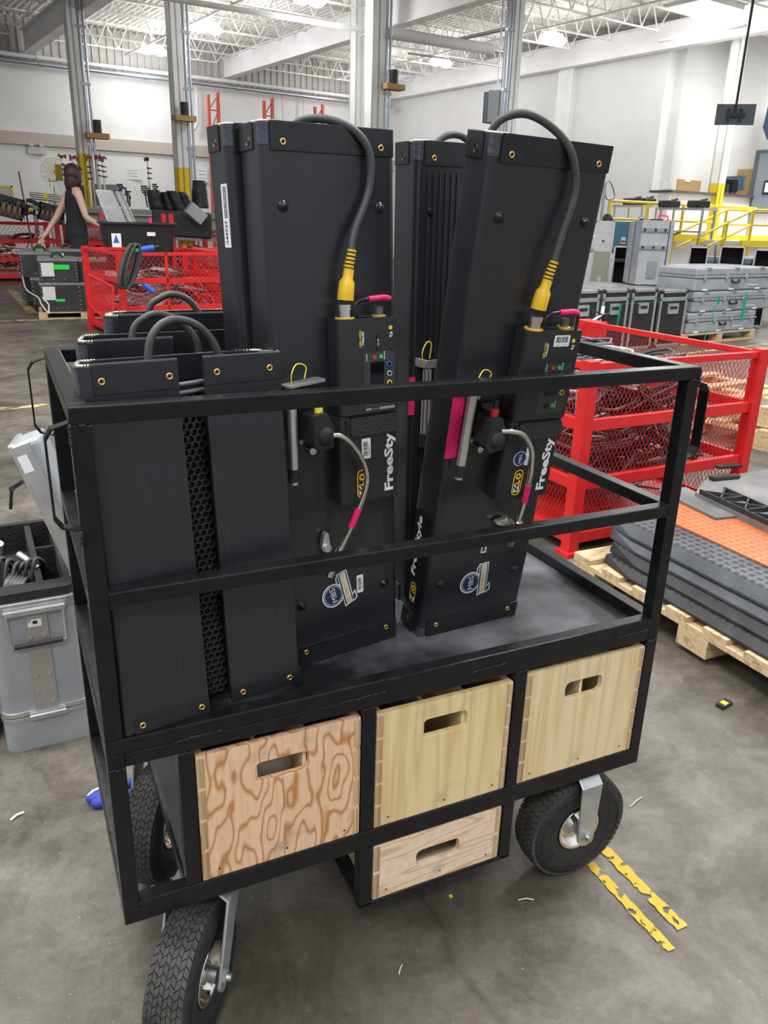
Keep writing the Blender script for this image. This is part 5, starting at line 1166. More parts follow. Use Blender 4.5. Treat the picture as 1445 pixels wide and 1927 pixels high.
# ------------------------------------------------------------------ bench with stands at the back left
t = thing('long_bench', 'long pale bench with green edge along the back, carrying light stands', 'bench', (0, 0, 0)); A = fdb(52, 386, 15.2); C = fdb(420, 404, 15.0)
b = B(); b.bar(A, C, .6, .05); b.build('bench_top', GREYC, t); b = B(); b.bar(A+Vector((.0, -.3, -.04)), C+Vector((0, -.3, -.04)), .03, .09); b.build('bench_edge', mat('green_edge', (.25, .36, .32), .5), t)
b = B(); D_ = (C-A); b.bar(A+D_*.25+Vector((0, -.1, -.32)), C+Vector((0, -.1, -.32)), .05, .45); b.build('bench_panel', mat('bench_panel', (.45, .45, .4), .6), t)
for q in (.03, .35, .65, .98): p = A.lerp(C, q); b = B(); b.box(p.x-.04, p.y-.2, 0, p.x+.04, p.y-.12, p.z); b.build('leg', GREYC, t)
zb = A.z+.03
for i, (u, v0, v1, d, l) in enumerate(((122, 296, 372, 15.3, 'tall chrome light stand with red clamps, leftmost above the person'), (143, 298, 372, 15.3, 'tall chrome light stand with red clamps, second from left'), (171, 298, 388, 15.1, 'tall chrome light stand with red clamps before the yellow column foot'), (189, 297, 375, 15.2, 'tall chrome light stand with red clamps, left one of the close pair'), (197, 300, 375, 15.3, 'tall chrome light stand with red clamps, right one of the close pair'), (281, 303, 378, 15.2, 'single tall chrome light stand left of the black bags'))):
    a = fdb(u, v0, d); c = fdb(u+2, v1, d); c.z = max(c.z, zb); t = thing('light_stand', l, 'light stand', c); h_ = a.z-c.z
    b = B(); b.cyl((0, 0, 0), (0, 0, h_*.55), .022, n=10); b.cyl((0, 0, h_*.5), (-.01, 0, h_), .014, n=10); b.build('stand_tube', CHROME, t)
    b = B()
    for z in (.55, .68, .8): b.cyl((0, 0, h_*z), (0, 0, h_*z+.03), .028, n=10); b.box(.02, -.01, h_*z, .07, .01, h_*z+.02)
    b.build('collar', BPL, t); rnd = random.Random(i); b = B()
    for k in range(5 if i < 5 else 3): b.box(-.07+.03*k, -.03, h_-.03+rnd.uniform(-.03, .05), -.035+.03*k, .03, h_+.02+rnd.uniform(0, .05))
    b.build('clamp_head', mat('red_brown_clamp', (.28, .05, .05), .5) if i < 5 else BPL, t)
t = thing('drum_fan', 'round yellow drum fan with cage guard on the back wall side', 'fan', fdb(102, 324, 15.9), radians(0)); b = B()
for r in (.23, .19, .15, .11, .07, .03): b.tube([(r*cos(2*pi*i/28), -.05+.2*(1-(r/.23)**2)*-.3, r*sin(2*pi*i/28)) for i in range(28)], .004, 5, closed=True)
for k in range(14): a = 2*pi*k/14; b.tube([(0, -.11, 0), (.12*cos(a), -.1, .12*sin(a)), (.23*cos(a), -.05, .23*sin(a))], .003, 5)
b.build('cage_guard', YRAIL, t); t.scale = (1.15, 1.15, 1.15); b = B(); b.box(.02, -.04, -.14, .3, .04, .13); b.build('motor_housing', mat('dull_yellow', (.5, .38, .04), .5), t, .01); b = B(); b.bar((-.1, 0, -.1), (-.1, 0, -.24), .02); b.bar((.02, 0, -.1), (.02, 0, -.24), .02); b.bar((-.1, 0, -.15), (.02, 0, -.15), .02); b.cyl((-.04, .02, -.24), (-.04, .02, -t.location.z/1.15), .02); b.build('fan_stand', YRAIL, t)
for i, u in enumerate((90, 97, 105, 113)):
    a = fdb(u, 342, 15.6); c = fdb(u+3, 395, 15.6); b = B(); b.bar(a, Vector((c.x, c.y, 0)), .035, .05); tag(b.build('aluminium_post', ALU), 'shiny aluminium post standing under the yellow fan, '+('leftmost', 'second', 'third', 'rightmost')[i]+' of four', 'post')
t = thing('studio_light_case', 'grey equipment case with blue lettering on the bench', 'case', (0, 0, 0)); a = fdb(148, 345, 15.7); c = fdb(228, 349, 15.6); M = Matrix.Translation((a.x, a.y, zb)) @ Matrix.Rotation(math.atan2(c.y-a.y, c.x-a.x), 4, 'Z'); Lc = (c-a).length
b = B(); b.box(0, 0, 0, Lc, .3, a.z-zb, 0, M); b.build('case_body', GREYC, t, .02); hh = a.z-zb
b = B(); vsx, fsx, _ = text2d('ARRI', .03); b.add([M @ Vector((Lc*.70+x*.22+.03*y, -.004, hh*.55+y*.09)) for x, y in vsx], fsx); b.build('case_lettering', mat('blue_lettering', (.03, .05, .4), .5), t)
a = fdb(134, 349, 15.2); b = B(); b.box(a.x, a.y, zb, a.x+.24, a.y+.12, a.z); tag(b.build('black_box', BPL, None, .01), 'small black ribbed box in front of the lettered grey case', 'box')
rnd = random.Random(9)
for i, (u, v) in enumerate(((228, 355), (238, 362), (243, 368), (272, 358), (278, 362), (295, 355))):
    p = fdb(u, v, 15.1); base = p.copy(); base.z = zb; b = B(); b.tube([base+Vector((rnd.uniform(-.08, .08), 0, 0)), p], .016, 6); 
    for k in range(4): b.box(p.x-.05+rnd.uniform(-.04, .04), p.y-.03, p.z-.06+k*.04, p.x+.03+rnd.uniform(-.03, .03), p.y+.03, p.z-.03+k*.04)
    tag(b.build('folded_stand', BPL), 'folded black stand on the bench, '+('first', 'second', 'third', 'fourth', 'fifth', 'sixth')[i]+' from the lettered case', 'light stand')
for i in range(2):
    a = fdb(252+i*6, 350, 15.0); c = fdb(262+i*6, 378, 15.0); b = B(); b.bar(a, c, .02); tag(b.build('leaning_bar', ALU), 'thin silver bar leaning on the bench, '+('left', 'right')[i]+' one', 'bar')
a = fdb(56, 372, 15.); c = fdb(115, 378, 15.); t = thing('tube_bundle', 'bundle of long grey tubes with yellow band at the bench left end', 'tubes', (0, 0, 0)); b = B()
for k in range(3): b.cyl(a+Vector((0, 0, .04*k)), c+Vector((0, 0, .04*k)), .03, n=10)
b.build('tubes', STEEL, t); q = a.lerp(c, .42); b = B(); b.cyl(q+Vector((0, 0, .04)), q+Vector((.08, 0, .04)), .08, n=14); b.build('band', YELB, t)
# black bags in a bin
def bag(u0, u1, v0, v1, d, label, seed=1, lean=.2):
    a = fd((u0+u1)/2, v1, d); tp = fd((u0+u1)/2, v0, d); wd_ = (fd(u1, v1, d)-fd(u0, v1, d)).length; h_ = tp.z-a.z; rnd = random.Random(seed); b = B(); n = 16; rows = 9; vs = []
    for j in range(rows):
        t_ = j/(rows-1); sc = (1-.25*t_*t_)*(1+.05*rnd.uniform(-1, 1))
        for i in range(n): an = 2*pi*i/n; vs.append((wd_/2*sc*cos(an)*(1+.1*rnd.uniform(-1, 1))-lean*t_*.3, .16*sc*sin(an)*(1+.15*rnd.uniform(-1, 1)), h_*t_))
    fs = [(j*n+i, j*n+(i+1) % n, (j+1)*n+(i+1) % n, (j+1)*n+i) for j in range(rows-1) for i in range(n)]+[list(range((rows-1)*n, rows*n))]
    b.add(vs, fs, 0, True); o = b.build('black_bag', BAGM); o.location = a; return tag(o, label, 'bag')
bag(283, 312, 358, 396, 13.6, 'black fabric bag standing in the bin, leftmost', 1); bag(308, 332, 362, 396, 13.7, 'black fabric bag standing in the bin, second from left', 2); bag(326, 352, 360, 396, 13.6, 'black fabric bag standing in the bin, third from left', 3, .4); bag(342, 368, 362, 398, 13.8, 'black fabric bag standing in the bin, fourth from left', 4, .4); bag(362, 392, 340, 392, 13.7, 'tallest crumpled black bag at the right end of the bin', 5, .0)
b = B(); a = fd(290, 392, 13.4); c = fd(402, 400, 13.4); b.bar(a+Vector((0, .2, -.2)), c+Vector((0, .2, -.2)), .6, .38); tag(b.build('bag_bin', TUBM, None, .03), 'long black bin holding the fabric bags', 'bin')
p = fd(368, 402, 13.0); b = B(); b.box(-.14, -.1, -.09, .14, .1, .09, 0, Matrix.Translation(p) @ Matrix.Rotation(.7, 4, 'Y')); tag(b.build('ballast_box', GREYC, None, .01), 'grey metal box tilted on the cables right of the black tub', 'box')
# heap of gear at the far left edge
t = None
for i in range(16):
    u = 2+i*4.6; p = fd(u, 392+rnd.uniform(-8, 10), 15.9); d = Vector((rnd.uniform(.25, .5), rnd.uniform(-.1, .1), rnd.uniform(-.22, .02)))
    b = B(); b.tube([p-d*.5, p+Vector((0, 0, .03)), p+d*.5], rnd.uniform(.02, .04), 8, 0); b.box(p.x-.03, p.y-.05, p.z-.02, p.x+.04, p.y, p.z+.04, 1); tag(b.build('gear_arm', [BPL, (YELB if i % 5 == 2 else STEEL if i % 3 == 0 else RUB)]), 'black folded arm in the gear heap on the far left container', 'folded gear', 'black folded arms heaped on the far left red container')
for i, (u, v, s, l) in enumerate(((15, 390, .24, 'black milk crate in the gear heap at the left edge'), (95, 402, .2, 'black milk crate tilted beside the walking person'))):
    p = fd(u, v, 15.9); t = thing('milk_crate', l, 'crate', p, 0); t.rotation_euler = (0, radians(14), 0); b = B()
    b.box(-s, -s, -s*.7, s, -s+.02, -s*.55); b.box(-s, -s, s*.6, s, -s+.02, s*.75); b.box(-s, -s, -s*.7, -s+.03, s, s*.75); b.box(s-.03, -s, -s*.7, s, s, s*.75); b.box(-s, s-.02, -s*.7, s, s, s*.75)
    b.build('crate_shell', BPL, t); b = B()
    for k in range(6): b.bar((-s+k*s*.36, -s+.01, -s*.6), (-s+k*s*.36+s*.3, -s+.01, s*.65), .02); b.bar((-s+k*s*.36+s*.3, -s+.01, -s*.6), (-s+k*s*.36, -s+.01, s*.65), .02)
    b.build('crate_lattice', BPL, t); b = B(); b.box(-s+.04, -s+.06, -s*.6, s-.04, s-.04, s*.2); b.build('cardboard_inside', CORK, t)
a = fd(35, 322, 16.5); c = fd(43, 375, 16.5); b = B(); b.cyl(a, Vector((c.x+.1, c.y, 0)), .014, n=8); tag(b.build('broom_handle', mat('brown_handle', (.2, .1, .06), .5), None), 'thin brown pole leaning against the back wall at left', 'pole')
t = thing('yellow_framed_board', 'yellow-framed pale board at the left edge', 'board', fd(8, 365, 16.5)); b = B(); b.box(-.3, 0, -.2, .12, .03, .12); b.build('board_panel', mat('pale_board', (.5, .48, .42), .6), t)
b = B(); b.box(-.32, -.02, .11, .15, .03, .14); b.box(.12, -.02, -.25, .15, .03, .14); b.build('board_frame', YRAIL, t)
b = B(); p = fd(290, 398, 12.2)
# cabinets of cables, cupped ends
for i, (u, v, l) in enumerate(((307, 405, 'short red post top behind the black tub, left one'), (321, 405, 'short red post top behind the black tub, right one'), (190, 404, 'small red box beside the hand of the walking person'))):
    p = fd(u, v, 12.4); b = B(); b.box(p.x-.03, p.y-.03, 0 if i < 2 else p.z-.05, p.x+.03, p.y+.03, p.z+.02); tag(b.build('red_post_top', RED, None, .004), l, 'post')

# ------------------------------------------------------------------ road cases and grey cases (right)
YA = 4.7
def edge_case(u0, u1, vt, vb, D, label, m=BLKLAM, yr=YA, lid=True):
    a = froom(u0, vt, yr=yr); c = froom(u1, vt, yr=yr); Lx = (c-a).dot(RW(1, 0, 0)); H = (a.z+c.z)/2; t = thing('road_case', label, 'case', (a.x, a.y, 0), TH)
    b = B(); b.box(.01, .01, .0, Lx-.01, D-.01, H-.008); b.build('case_panels', m, t)
    b = B(); e = .035
    for x in (0, Lx-e):
        for y in (0, D-e): b.box(x, y, 0, x+e, y+e, H)
    for z in (0, H-.03, H-.115): 
        for y in (0, D-.02): b.box(0, y, z, Lx, y+.02, z+(.03 if z != H-.115 else .04))
        for x in (0, Lx-.02): b.box(x, 0, z, x+.02, D, z+(.03 if z != H-.115 else .04))
    b.box(0, 0, H-.03, Lx, D, H-.001) if False else None
    b.build('edge_trim', ALU, t, .003)
    b = B(); b.box(.03, .03, H-.008, Lx-.03, D-.03, H-.001); b.build('lid_panel', mat('dusty_lid', (.16, .16, .15), .5, col2=(.25, .25, .23), scale=4), t)
    b = B(); b.prism(rrect(Lx*.3, H-.25, Lx*.68, H-.14, .012, 3), -.008, .009, 'y'); b.build('recessed_handle', GALV, t, .002); b = B(); b.box(Lx*.36, -.012, H-.2, Lx*.62, -.008, H-.17); b.build('handle_grip', BPL, t)
    b = B()
    for x in (.02, Lx-.02): b.ball((x, .01, H-.015), .026, 12); b.ball((x, .015, .012), .022, 10)
    b.build('corner_ball', BPL, t)
    return t, a, c, H
DC = 1.2
edge_case(1137, 1186, 545, 650, DC, 'black road case with silver edges, left one of the three'); edge_case(1192, 1239, 544, 650, DC, 'black road case with silver edges, middle one of the three'); tt, ea, ec, eH = edge_case(1246, 1297, 546, 650, DC, 'black road case with silver edges, right one of the three')
edge_case(1070, 1131, 547, 650, DC, 'black road case left of the three, its side latches showing', yr=YA+.02)
# green strapping
b = B(); 
def strap(pts, wdt=.006):
    for p, q in zip(pts[:-1], pts[1:]): b.bar(p, q, wdt, .002)
strap([froom(1168, 572, yr=YA-.02), froom(1240, 568, yr=YA-.02), froom(1300, 560, yr=YA-.02)]); strap([froom(1300, 560, yr=YA-.02), froom(1370, 555, yr=YA-.05), froom(1450, 546, yr=YA-.05)])
a = froom(1168, 572, yr=YA-.03); b.bar(a, froom(1160, 620, yr=YA-.03), .028, .003); a = froom(1353, 558, yr=YA-.08); b.bar(a, froom(1351, 572, yr=YA-.08), .04, .003); b.bar(a, froom(1325, 640, yr=YA-.08), .008, .003); a = froom(1405, 553, yr=YA-.08); b.bar(a, froom(1394, 604, yr=YA-.08), .035, .003)
tag(b.build('green_strapping', GRSTR), 'torn green plastic strapping around the cases at the right', 'strap')
# stack of long grey cases on a pallet
g0 = froom(1306, 650, yr=YA); 
pa = froom(1285, 628, yr=YA-.02); pc = froom(1420, 628, yr=YA-.02); pallet((pa.x, pa.y, 0), TH, (pc-pa).dot(RW(1, 0, 0)), 1.0, .115, 'wooden pallet under the stack of long grey cases', 4)
def long_case(u0, L, z0, z1, label, yr=YA, D=.75):
    a = froom(u0, 560, yr=yr); t = thing('grey_long_case', label, 'case', (a.x, a.y, z0), TH); H = z1-z0
    b = B(); b.box(0, 0, 0, L, D, H*.55); b.build('case_base', GREYC, t, .02, 3); b = B(); b.box(0, 0, H*.66, L, D, H); b.build('case_lid', GREYC, t, .02, 3)
    b = B(); b.box(-.004, -.008, H*.56, L+.004, D, H*.66); b.build('rim_extrusion', ALU, t, .004)
    for q in (.1, .37, .62, .92): b = B(); b.box(L*q-.02, -.018, H*.5, L*q+.02, -.006, H*.72); b.build('latch', GALV, t, .003)
    b = B(); b.tube([(L*.44, -.01, H*.5), (L*.44, -.02, H*.36), (L*.53, -.02, H*.36), (L*.53, -.01, H*.5)], .01, 8); b.build('case_handle', BPL, t)
    b = B()
    for q in (.13, .46, .8): b.box(L*q-.05, -.004, H*.02, L*q+.04, .006, H*.09)
    b.box(L*.66, -.004, H*.2, L*.8, .004, H*.24); b.build('foot_mark', WHT, t); b = B()
    for q in (.15, .5, .83): b.box(L*q-.04, -.004, H*.88, L*q+.04, D*.9, H+.004)
    b.build('rib', mat('rib_grey', (.22, .235, .25), .5), t, .003)
    return t
long_case(1302, 1.3, .118, .345, 'long grey moulded case at the bottom of the pallet stack'); long_case(1306, 1.5, .350, .575, 'long grey moulded case in the middle of the pallet stack'); long_case(1304, 1.5, .580, .83, 'long grey moulded case on top of the pallet stack')
long_case(1400, 1.4, .62, .87, 'long grey moulded case behind the pallet stack at the right edge', YA+1.1)
# tall grey case standing on the road cases
a = fd(1192, 530, 9.9); t = thing('grey_tall_case', 'tall grey moulded case standing upright on the road cases', 'case', (a.x, a.y, .615), radians(0)); c = fd(1258, 530, 9.9); ang = math.atan2(c.y-a.y, c.x-a.x)*.35; t.rotation_euler = (0, 0, ang); Wt = .36; Ht = fd(1210, 414, 9.9).z-.615
b = B(); b.prism([(0.02, 0), (Wt, 0), (Wt, .17), (0.02, .17)], 0, Ht, 'z'); b.build('case_base', GREYC, t, .02, 3); b = B(); b.box(Wt+.006, .0, .0, Wt+.05, .2, Ht); b.box(0, .175, 0, Wt+.02, .2, Ht*.995); b.build('rim_extrusion', ALU, t, .004); b = B(); b.box(.02, .205, 0, Wt+.05, .33, Ht*.99); b.build('case_lid', GREYC, t, .02, 3)
b = B()
for z in (.82, .55):
    b.box(.01, -.012, Ht*z, Wt-.01, .002, Ht*z+.05)
b.box(.14, -.01, Ht*.1, .26, .002, Ht*.38); b.build('moulded_ribs', mat('rib_grey', (.22, .235, .25), .5), t, .006); b = B()
for z in (.82, .55):
    for x in (.05, .18, .3): b.cyl((x, -.02, Ht*z+.025), (x, -.01, Ht*z+.025), .014, n=12)
b.build('rib_bolts', BPL, t)
b = B(); b.prism([(.16, Ht*.14), (.19, Ht*.14), (.25, Ht*.24), (.25, Ht*.28), (.22, Ht*.28), (.16, Ht*.18)], -.013, -.009, 'y'); b.build('embossed_mark', mat('rib_grey', (.22, .235, .25), .5), t); b = B(); b.box(.16, .03, Ht, .28, .1, Ht+.015); b.build('case_handle', BPL, t); b = B(); b.tube([(.3, .2, Ht), (.31, .2, Ht+.06), (.42, .2, Ht+.05), (.43, .2, Ht-.01)], .009, 8); b.build('red_handle', PINK, t)
# silver and teal cases, opened black cases behind
def plain_case(u0, u1, v0, v1, d, m, label, name='equipment_case', depth=.5, open_=False, z0=None):
    a = fd(u0, v1, d); c = fd(u1, v1, d); tp = fd(u0, v0, d); z0 = max(a.z, 0) if z0 is None else z0; t = thing(name, label, 'case', (a.x, a.y, z0), math.atan2(c.y-a.y, c.x-a.x)); L = math.hypot(c.x-a.x, c.y-a.y); H = tp.z-z0
    b = B()
    if open_:
        b.box(0, 0, 0, .03, depth, H); b.box(L-.03, 0, 0, L, depth, H); b.box(0, 0, 0, L, depth, .03); b.box(0, depth-.03, 0, L, depth, H); b.box(0, 0, H*.72, L, depth, H*.78); b.box(0, .02, H-.03, L, depth, H)
    else: b.box(0, 0, 0, L, depth, H)
    b.build('case_shell', m, t, .006)
    b = B(); e = .02
    for x in (0, L-e): b.box(x, -.004, 0, x+e, .01, H)
    for z in (0, H-e): b.box(0, -.004, z, L, .01, z+e)
    b.build('edge_trim', ALU, t)
    if not open_:
        b = B(); b.box(L*.4, -.012, H*.3, L*.6, 0, H*.5); b.box(L*.42, -.02, H*.35, L*.58, -.01, H*.4, 1); b.build('case_latch', [GALV, BPL], t)
    return t
plain_case(1118, 1150, 415, 462, 11.5, ALU, 'silver ribbed case left of the teal one', depth=.4, z0=.9); plain_case(1150, 1193, 414, 462, 11.5, TEAL, 'teal scratched case above the open black one', depth=.4, z0=.9)
plain_case(1108, 1145, 470, 530, 11.0, mat('green_grey_case', (.24, .25, .2), .5), 'green-grey latched case beside the right tall light', depth=.5, z0=.3); plain_case(1148, 1193, 462, 530, 11.0, BLKLAM, 'open black case standing left of the tall grey case', 'open_case', .45, True, .3)
for i, (u0, u1, v0, l) in enumerate(((1290, 1326, 463, 'open black road case right of the tall grey case'), (1347, 1394, 462, 'open black road case under the dock stairs'), (1412, 1450, 468, 'open black road case at the right edge'))): plain_case(u0, u1, v0, 520, 12.2, BLKLAM, l, 'open_case', .5, True, .0)
b = B(); plain_case(1194, 1208, 408, 462, 11.3, BLKLAM, 'black case edge between the teal case and the tall grey one', depth=.3, z0=.9)
t = thing('hand_truck', 'blue and grey hand truck under the dock railing', 'hand truck', fd(1336, 500, 12.6)); t.location.z = .35; b = B()
for x in (-.07, .07): b.tube([(x, 0, 0), (x*1.1, 0, .45), (x*1.4, .05, .68)], .014, 8)
for z in (.1, .25, .4): b.bar((-.07, 0, z), (.07, 0, z), .02)
b.build('truck_frame', mat('blue_grey_metal', (.12, .17, .25), .4, .5), t); b = B()
for x in (-.1, .1): b.cyl((x-.02, 0, .03), (x+.02, 0, .03), .09, n=20)
b.build('truck_wheels', RUB, t)
p = fd(1150, 408, 14.5); b = B(); b.bar(p+Vector((-.3, 0, -.08)), p+Vector((.15, 0, -.1)), .2, .03); b.cyl(p+Vector((-.05, 0, -.1)), p+Vector((-.05, 0, -.5)), .02); tag(b.build('music_stand', mat('brown_board', (.2, .12, .07), .5)), 'brown board on a black post beside the far person', 'stand')
p = fd(1147, 358, 14.0); b = B(); b.tube(spline([p+Vector((-.1, 0, .1)), p+Vector((0, 0, .12)), p+Vector((.12, 0, -.1)), p+Vector((-.05, 0, -.12)), p+Vector((-.1, 0, .1))], 4), .012, 6); b.cyl((p.x-.1, p.y, 0), p+Vector((-.1, 0, .1)), .02); tag(b.build('clamp_light', GPIPE), 'grey framed clamp on a stand beside the right tall light', 'stand')
# red bits behind the near container
p = fd(1132, 612, 5.6); b = B(); b.box(p.x-.12, p.y, p.z-.08, p.x+.05, p.y+.2, p.z+.02); tag(b.build('red_bracket', RED, None, .005), 'red folded bracket behind the top of the nearest red container', 'bracket')
b = B(); p = fd(1133, 592, 5.4)
for k in range(5): a_ = k*1.3; b.bar(p, p+Vector((.07*cos(a_), .02, .05*sin(a_))), .02, .008, mi=k % 2)
tag(b.build('tape_bow', [BPL, WHT]), 'black and white tape bow on the red bracket', 'tape')

# ------------------------------------------------------------------ cable ramps on a pallet (right)
pallet((1.72, 0.0, 0), radians(0), .82, 1.16, .118, 'long wooden pallet carrying the cable ramps at the right', 8)
def ramp(x0, y1, z0, H, W, L, label, top=True, orange=False, bev=.028, ang=0., sag=0.):
    t = thing('cable_ramp', label, 'cable ramp', (x0, y1, z0), ang); b = B()
    prof = [(0, 0), (W, 0), (W, .008), (W-bev, H), (bev, H), (0, .008)]
    n = 9; vs = []
    for k in range(n):
        y = -L*k/(n-1); inset = .02 if k == 0 else 0
        vs += [(x+(inset if i in (0, 5) else -inset if i in (1, 2) else 0), y, z+sag*sin(pi*k/(n-1))) for i, (x, z) in enumerate(prof)]
    m_ = len(prof); fs = [[i for i in range(m_)], [(n-1)*m_+i for i in range(m_)][::-1]]+[(k*m_+i, (k+1)*m_+i, (k+1)*m_+(i+1) % m_, k*m_+(i+1) % m_) for k in range(n-1) for i in range(m_)]
    b.add(vs, fs); rnd = random.Random(int(z0*1000))
    for j in range(int(L/.03)-1):
        for i in range(int((W-2*bev)/.03)+2):
            x = bev*.4+.02+i*.03; y = -.03-j*.03
            if x > W-.03: continue
            zt = min(H, .008+(H-.008)*x/bev)+.0008; dr = (i+j) % 2
            for q in range(4):
                if dr: b.box(x-.009, y-.009+q*.005, zt, x+.006, y-.0075+q*.005, zt+.0007)
                else: b.box(x-.009+q*.005, y-.009, zt, x-.0075+q*.005, y+.006, zt+.0007)
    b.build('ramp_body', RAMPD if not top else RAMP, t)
    if orange:
        b = B(); b.box(bev+.125, -L, H, W-.012, -.01, H+.006)
        for k in range(5): b.box(W-.012, -.1-k*.23, H, W+.012, -.02-k*.23, H+.006)
        for j in range(int(L/.03)-1):
            for i in range(9):
                x = bev+.145+i*.03; y = -.03-j*.03; dr = (i+j) % 2
                if x > W-.04: continue
                for q in range(4):
                    if dr: b.box(x-.009, y-.009+q*.005, H+.006, x+.006, y-.0075+q*.005, H+.0067)
                    else: b.box(x-.009+q*.005, y-.009, H+.006, x-.0075+q*.005, y+.006, H+.0067)
        b.build('orange_lid', ORNG, t)
    return t
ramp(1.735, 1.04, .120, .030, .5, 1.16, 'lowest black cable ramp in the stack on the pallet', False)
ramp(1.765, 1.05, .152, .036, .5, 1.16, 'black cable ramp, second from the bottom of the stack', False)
ramp(1.785, 1.08, .190, .034, .5, 1.16, 'black cable ramp, third from the bottom of the stack')
ramp(1.80, 1.13, .226, .044, .43, 1.2, 'black cable ramp with orange lid on top of the stack', True, True)
# upturned ramp with hollow underside lying on the right
t = thing('cable_ramp', 'grey cable ramp lying upside down with open ribs, right of the orange lid', 'cable ramp', (2.235, 1.235, .272), radians(-6)); b = B()
b.add([(.14, 0, .0), (.5, .06, .0), (.75, -.1, 0), (.75, -1.1, 0), (.0, -1.1, 0), (.0, -.12, 0)]+[(.14, 0, .028), (.5, .06, .028), (.75, -.1, .028), (.75, -1.1, .028), (.0, -1.1, .028), (.0, -.12, .028)], [(5, 4, 3, 2, 1, 0), (6, 7, 8, 9, 10, 11)]+[(i, (i+1) % 6, 6+(i+1) % 6, 6+i) for i in range(6)]); b.build('ramp_body', mat('dusty_rubber', (.1, .1, .1), .7, col2=(.2, .2, .195), scale=6, detail=6), t, .003)
b = B()
for k in range(6):
    y = -.2-k*.12; b.box(.0, y-.05, .028, .11, y-.044, .046); b.bar((.0, y-.05, .037), (.11, y+.05, .037), .006, .018); b.bar((.0, y+.05, .037), (.11, y-.05, .037), .006, .018)
b.box(0, -.9, .028, .006, -.14, .046); b.box(.11, -.9, .028, .116, -.14, .046); b.build('open_ribs', RAMPD, t)
b = B(); b.box(-.09, -.34, .0, .04, -.02, .014); b.build('flat_tongue', mat('dusty_rubber', (.1, .1, .1), .7), t, .003); b = B(); b.box(.16, -.03, .03, .29, .0, .045); b.cut(); b.box(.3, .1, .028, .42, .13, .04); b.each('joint_tab', RAMPD, t, .003)
# second row of small wood: pallets at the right edge
pp = fz(1420, 860); pallet((3.95, 2.2, 0), radians(10), .8, 1.0, .12, 'wooden pallet leaning pile at the right edge, lower one', 4)
pallet((4.0, 2.25, .125), radians(8), .8, 1.0, .12, 'wooden pallet at the right edge lying on another', 4)
b = B(); a = fz(1390, 842); c = fz(1450, 832); b.tube(spline([a+Vector((-.3, 0, .005)), a+Vector((0, 0, .01)), c+Vector((0, 0, .01))], 6), .005, 6); tag(b.build('floor_cable', CABLE), 'thin black cable on the floor between red container and right pallets', 'cable')

# ------------------------------------------------------------------ silver case with open lid (left)
t = thing('silver_case', 'open silver travel case with foam compartments at the left of the cart', 'case', (-.17, .86, 0), radians(2)); W, D, H = .2, .5, .388; r = .03
def rbox(x0, y0, x1, y1, r_): return rrect(x0, y0, x1, y1, r_, 5)
b = B(); o = rbox(0, 0, W, D, r); i_ = rbox(.008, .008, W-.008, D-.008, r-.006); b.ring(o, i_, .1, H, 'z'); b.build('case_body', PVC, t)
b = B(); b.prism(o, .0, .085, 'z', 0, None, True); b.build('case_bottom', PVC, t, .008)
b = B(); o2 = rbox(-.003, -.003, W+.003, D+.003, r+.002)
for z0, z1 in ((.083, .094), (.096, .108), (H-.022, H-.012), (H-.01, H+.002)): b.ring(o2, i_, z0, z1, 'z'); b.cut()
b.each('aluminium_rim', ALU, t, .001)
b = B(); b.box(.075, -.005, .11, .125, -.001, H-.02); b.build('centre_strip', mat('grey_strip', (.36, .34, .31), .45, .3), t); b = B()
for z in (.125, .16, .2, .3, .345):
    for x in (.085, .115): b.cyl((x, -.005, z), (x, -.008, z), .0042, n=10)
b.build('strip_rivets', ALU, t)
b = B(); b.tube([(.04, -.01, H-.018), (.04, -.014, H-.1), (.16, -.014, H-.1), (.16, -.01, H-.018)], .0028, 8); b.box(.035, -.014, H-.024, .165, -.003, H-.014); b.build('wire_handle', GALV, t); b = B(); b.cyl((.048, -.015, H-.1), (.152, -.015, H-.1), .0062, n=14); b.build('handle_grip', RUB, t)
b = B(); b.box(.082, -.0065, H-.06, .112, -.005, H-.042, 0); b.box(.093, -.007, H-.053, .103, -.0065, H-.045, 1); b.build('case_label', [WHT, BPL], t); b = B(); b.box(.06, -.012, .086, .14, -.003, .106); b.cyl((.06, -.012, .097), (.14, -.012, .097), .004, n=10); b.build('hinge', GALV, t, .001)
b = B(); b.ring(rbox(.01, .01, W-.01, D-.01, .02), rbox(.024, .06, W-.024, D-.03, .01), H-.05, H+.022, 'z'); b.box(.115, .05, .2, .13, D-.03, H+.015); b.box(.02, .05, .15, W-.02, D-.02, .2); b.box(.13, .3, .2, W-.02, .31, H+.01); b.build('foam_insert', FOAM, t)
INV = (Matrix.Translation((-.17, .86, 0)) @ Matrix.Rotation(radians(2), 4, 'Z')).inverted(); A_ = Vector((.032, .885, .40)); Bt = Vector((-.074, .93, .735)); dy = Vector((.02, .10, .0)); up = (Bt-A_); nr = Vector((.055, 0, .017))
def slab(b, A_, Bv, dy, nr, mi=0): q = [A_, Bv, Bv+dy, A_+dy]; b.add(q+[p+nr for p in q], [(0, 1, 2, 3), (7, 6, 5, 4), (0, 4, 5, 1), (1, 5, 6, 2), (2, 6, 7, 3), (3, 7, 4, 0)], mi)
b = B(); slab(b, A_+Vector((.004, .006, 0)), Bt+Vector((.004, .006, 0)), dy, nr); ls = b.build('lid', mat('lid_grey', (.30, .33, .35), .4), t, .012, 3); ls.matrix_parent_inverse = INV
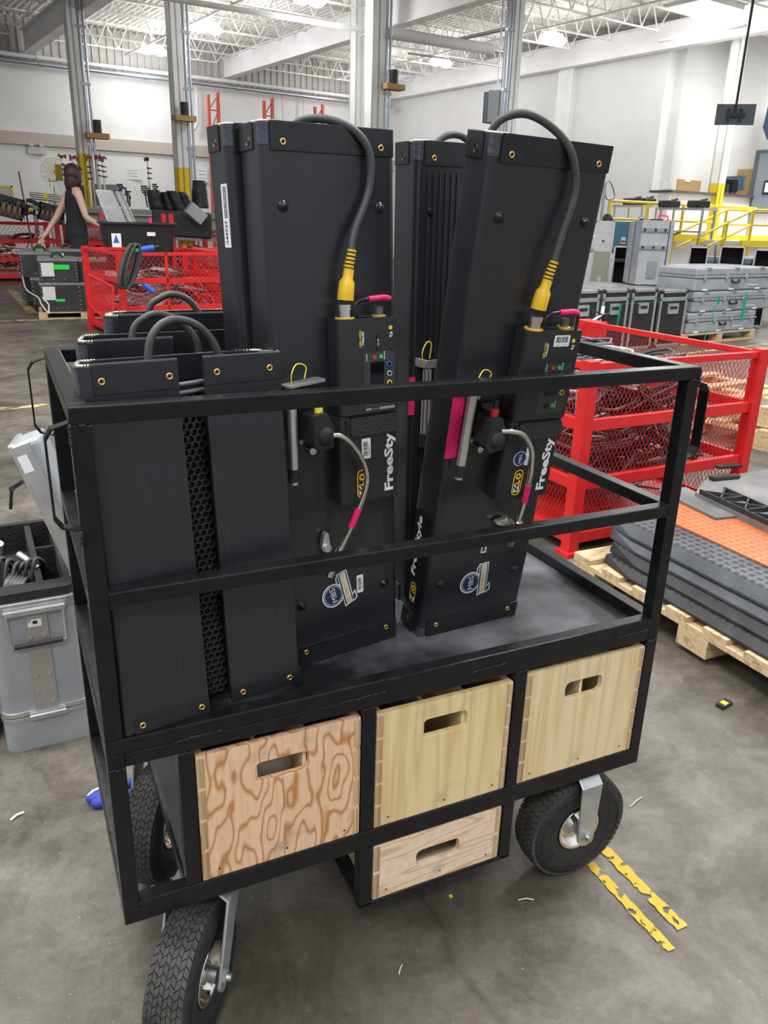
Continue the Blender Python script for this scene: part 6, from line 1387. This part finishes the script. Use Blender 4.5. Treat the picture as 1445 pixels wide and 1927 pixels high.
b = B(); slab(b, A_-Vector((.006, 0, 0)), Bt-Vector((.006, 0, -.002)), dy*1.02, Vector((.014, 0, .004))); slab(b, A_+Vector((.002, -.003, 0)), Bt+Vector((.002, -.003, 0)), Vector((0, .006, 0)), nr*.7); b.build('lid_rim', ALU, ls, .003)
q = A_.lerp(Bt, .82)+Vector((.004, -.0045, 0)); b = B(); slab(b, q, q+up*.11, Vector((0, .001, 0)), Vector((.02, 0, .006))); b.build('lid_label', WHT, ls)
b = B(); b.bar(fy(20, 958, 1.15), fy(22, 920, 1.15), .008); b.bar(fy(22, 920, 1.15), fy(45, 905, 1.1), .008); b.cyl(fy(22, 920, 1.14), fy(22, 920, 1.12), .007); b.build('stay_arm', BPL, t).matrix_parent_inverse = INV
b = B(); rnd = random.Random(8)
for i in range(6): x = -.15+.015*i; b.tube(spline([(x, .98+rnd.uniform(0, .08), .34), (x+.02, 1.02, .41+rnd.uniform(0, .03)), (x+.04, 1.08, .39), (x+.03, 1.2, .33)], 5), .005, 7)
tag(b.build('case_cables', CABLE), 'black cables bundled inside the open silver case', 'cable')
b = B(); b.cyl((-.125, 1.0, .37), (-.085, .985, .36), .035, n=24)
for k in range(5): b.cyl((-.12+.007*k, 1.0-.0025*k, .37-.002*k), (-.117+.007*k, .999-.0025*k, .369-.002*k), .037, n=24)
tag(b.build('lens_barrel', mat('barrel_grey', (.07, .075, .08), .45)), 'grey ribbed lens barrel inside the open silver case', 'lens')
b = B(); b.cyl((-.09, 1.06, .43), (-.06, 1.03, .41), .009, n=14); b.cyl((-.06, 1.03, .41), (-.05, 1.02, .403), .0075, n=14); tag(b.build('metal_plug', STEEL), 'brass-grey round plug on the cables in the silver case', 'connector')
b = B(); b.cyl((-.14, 1.12, .41), (-.13, 1.1, .45), .011, n=14); tag(b.build('metal_spigot', ALU), 'silver spigot standing in the open silver case', 'spigot')
b = B(); b.box(-.3, .93, .0, -.185, 1.3, .42); tag(b.build('dark_case', mat('dark_green_case', (.05, .06, .055), .6), None, .012), 'dark grey case edge at the left border beside the silver case', 'case')
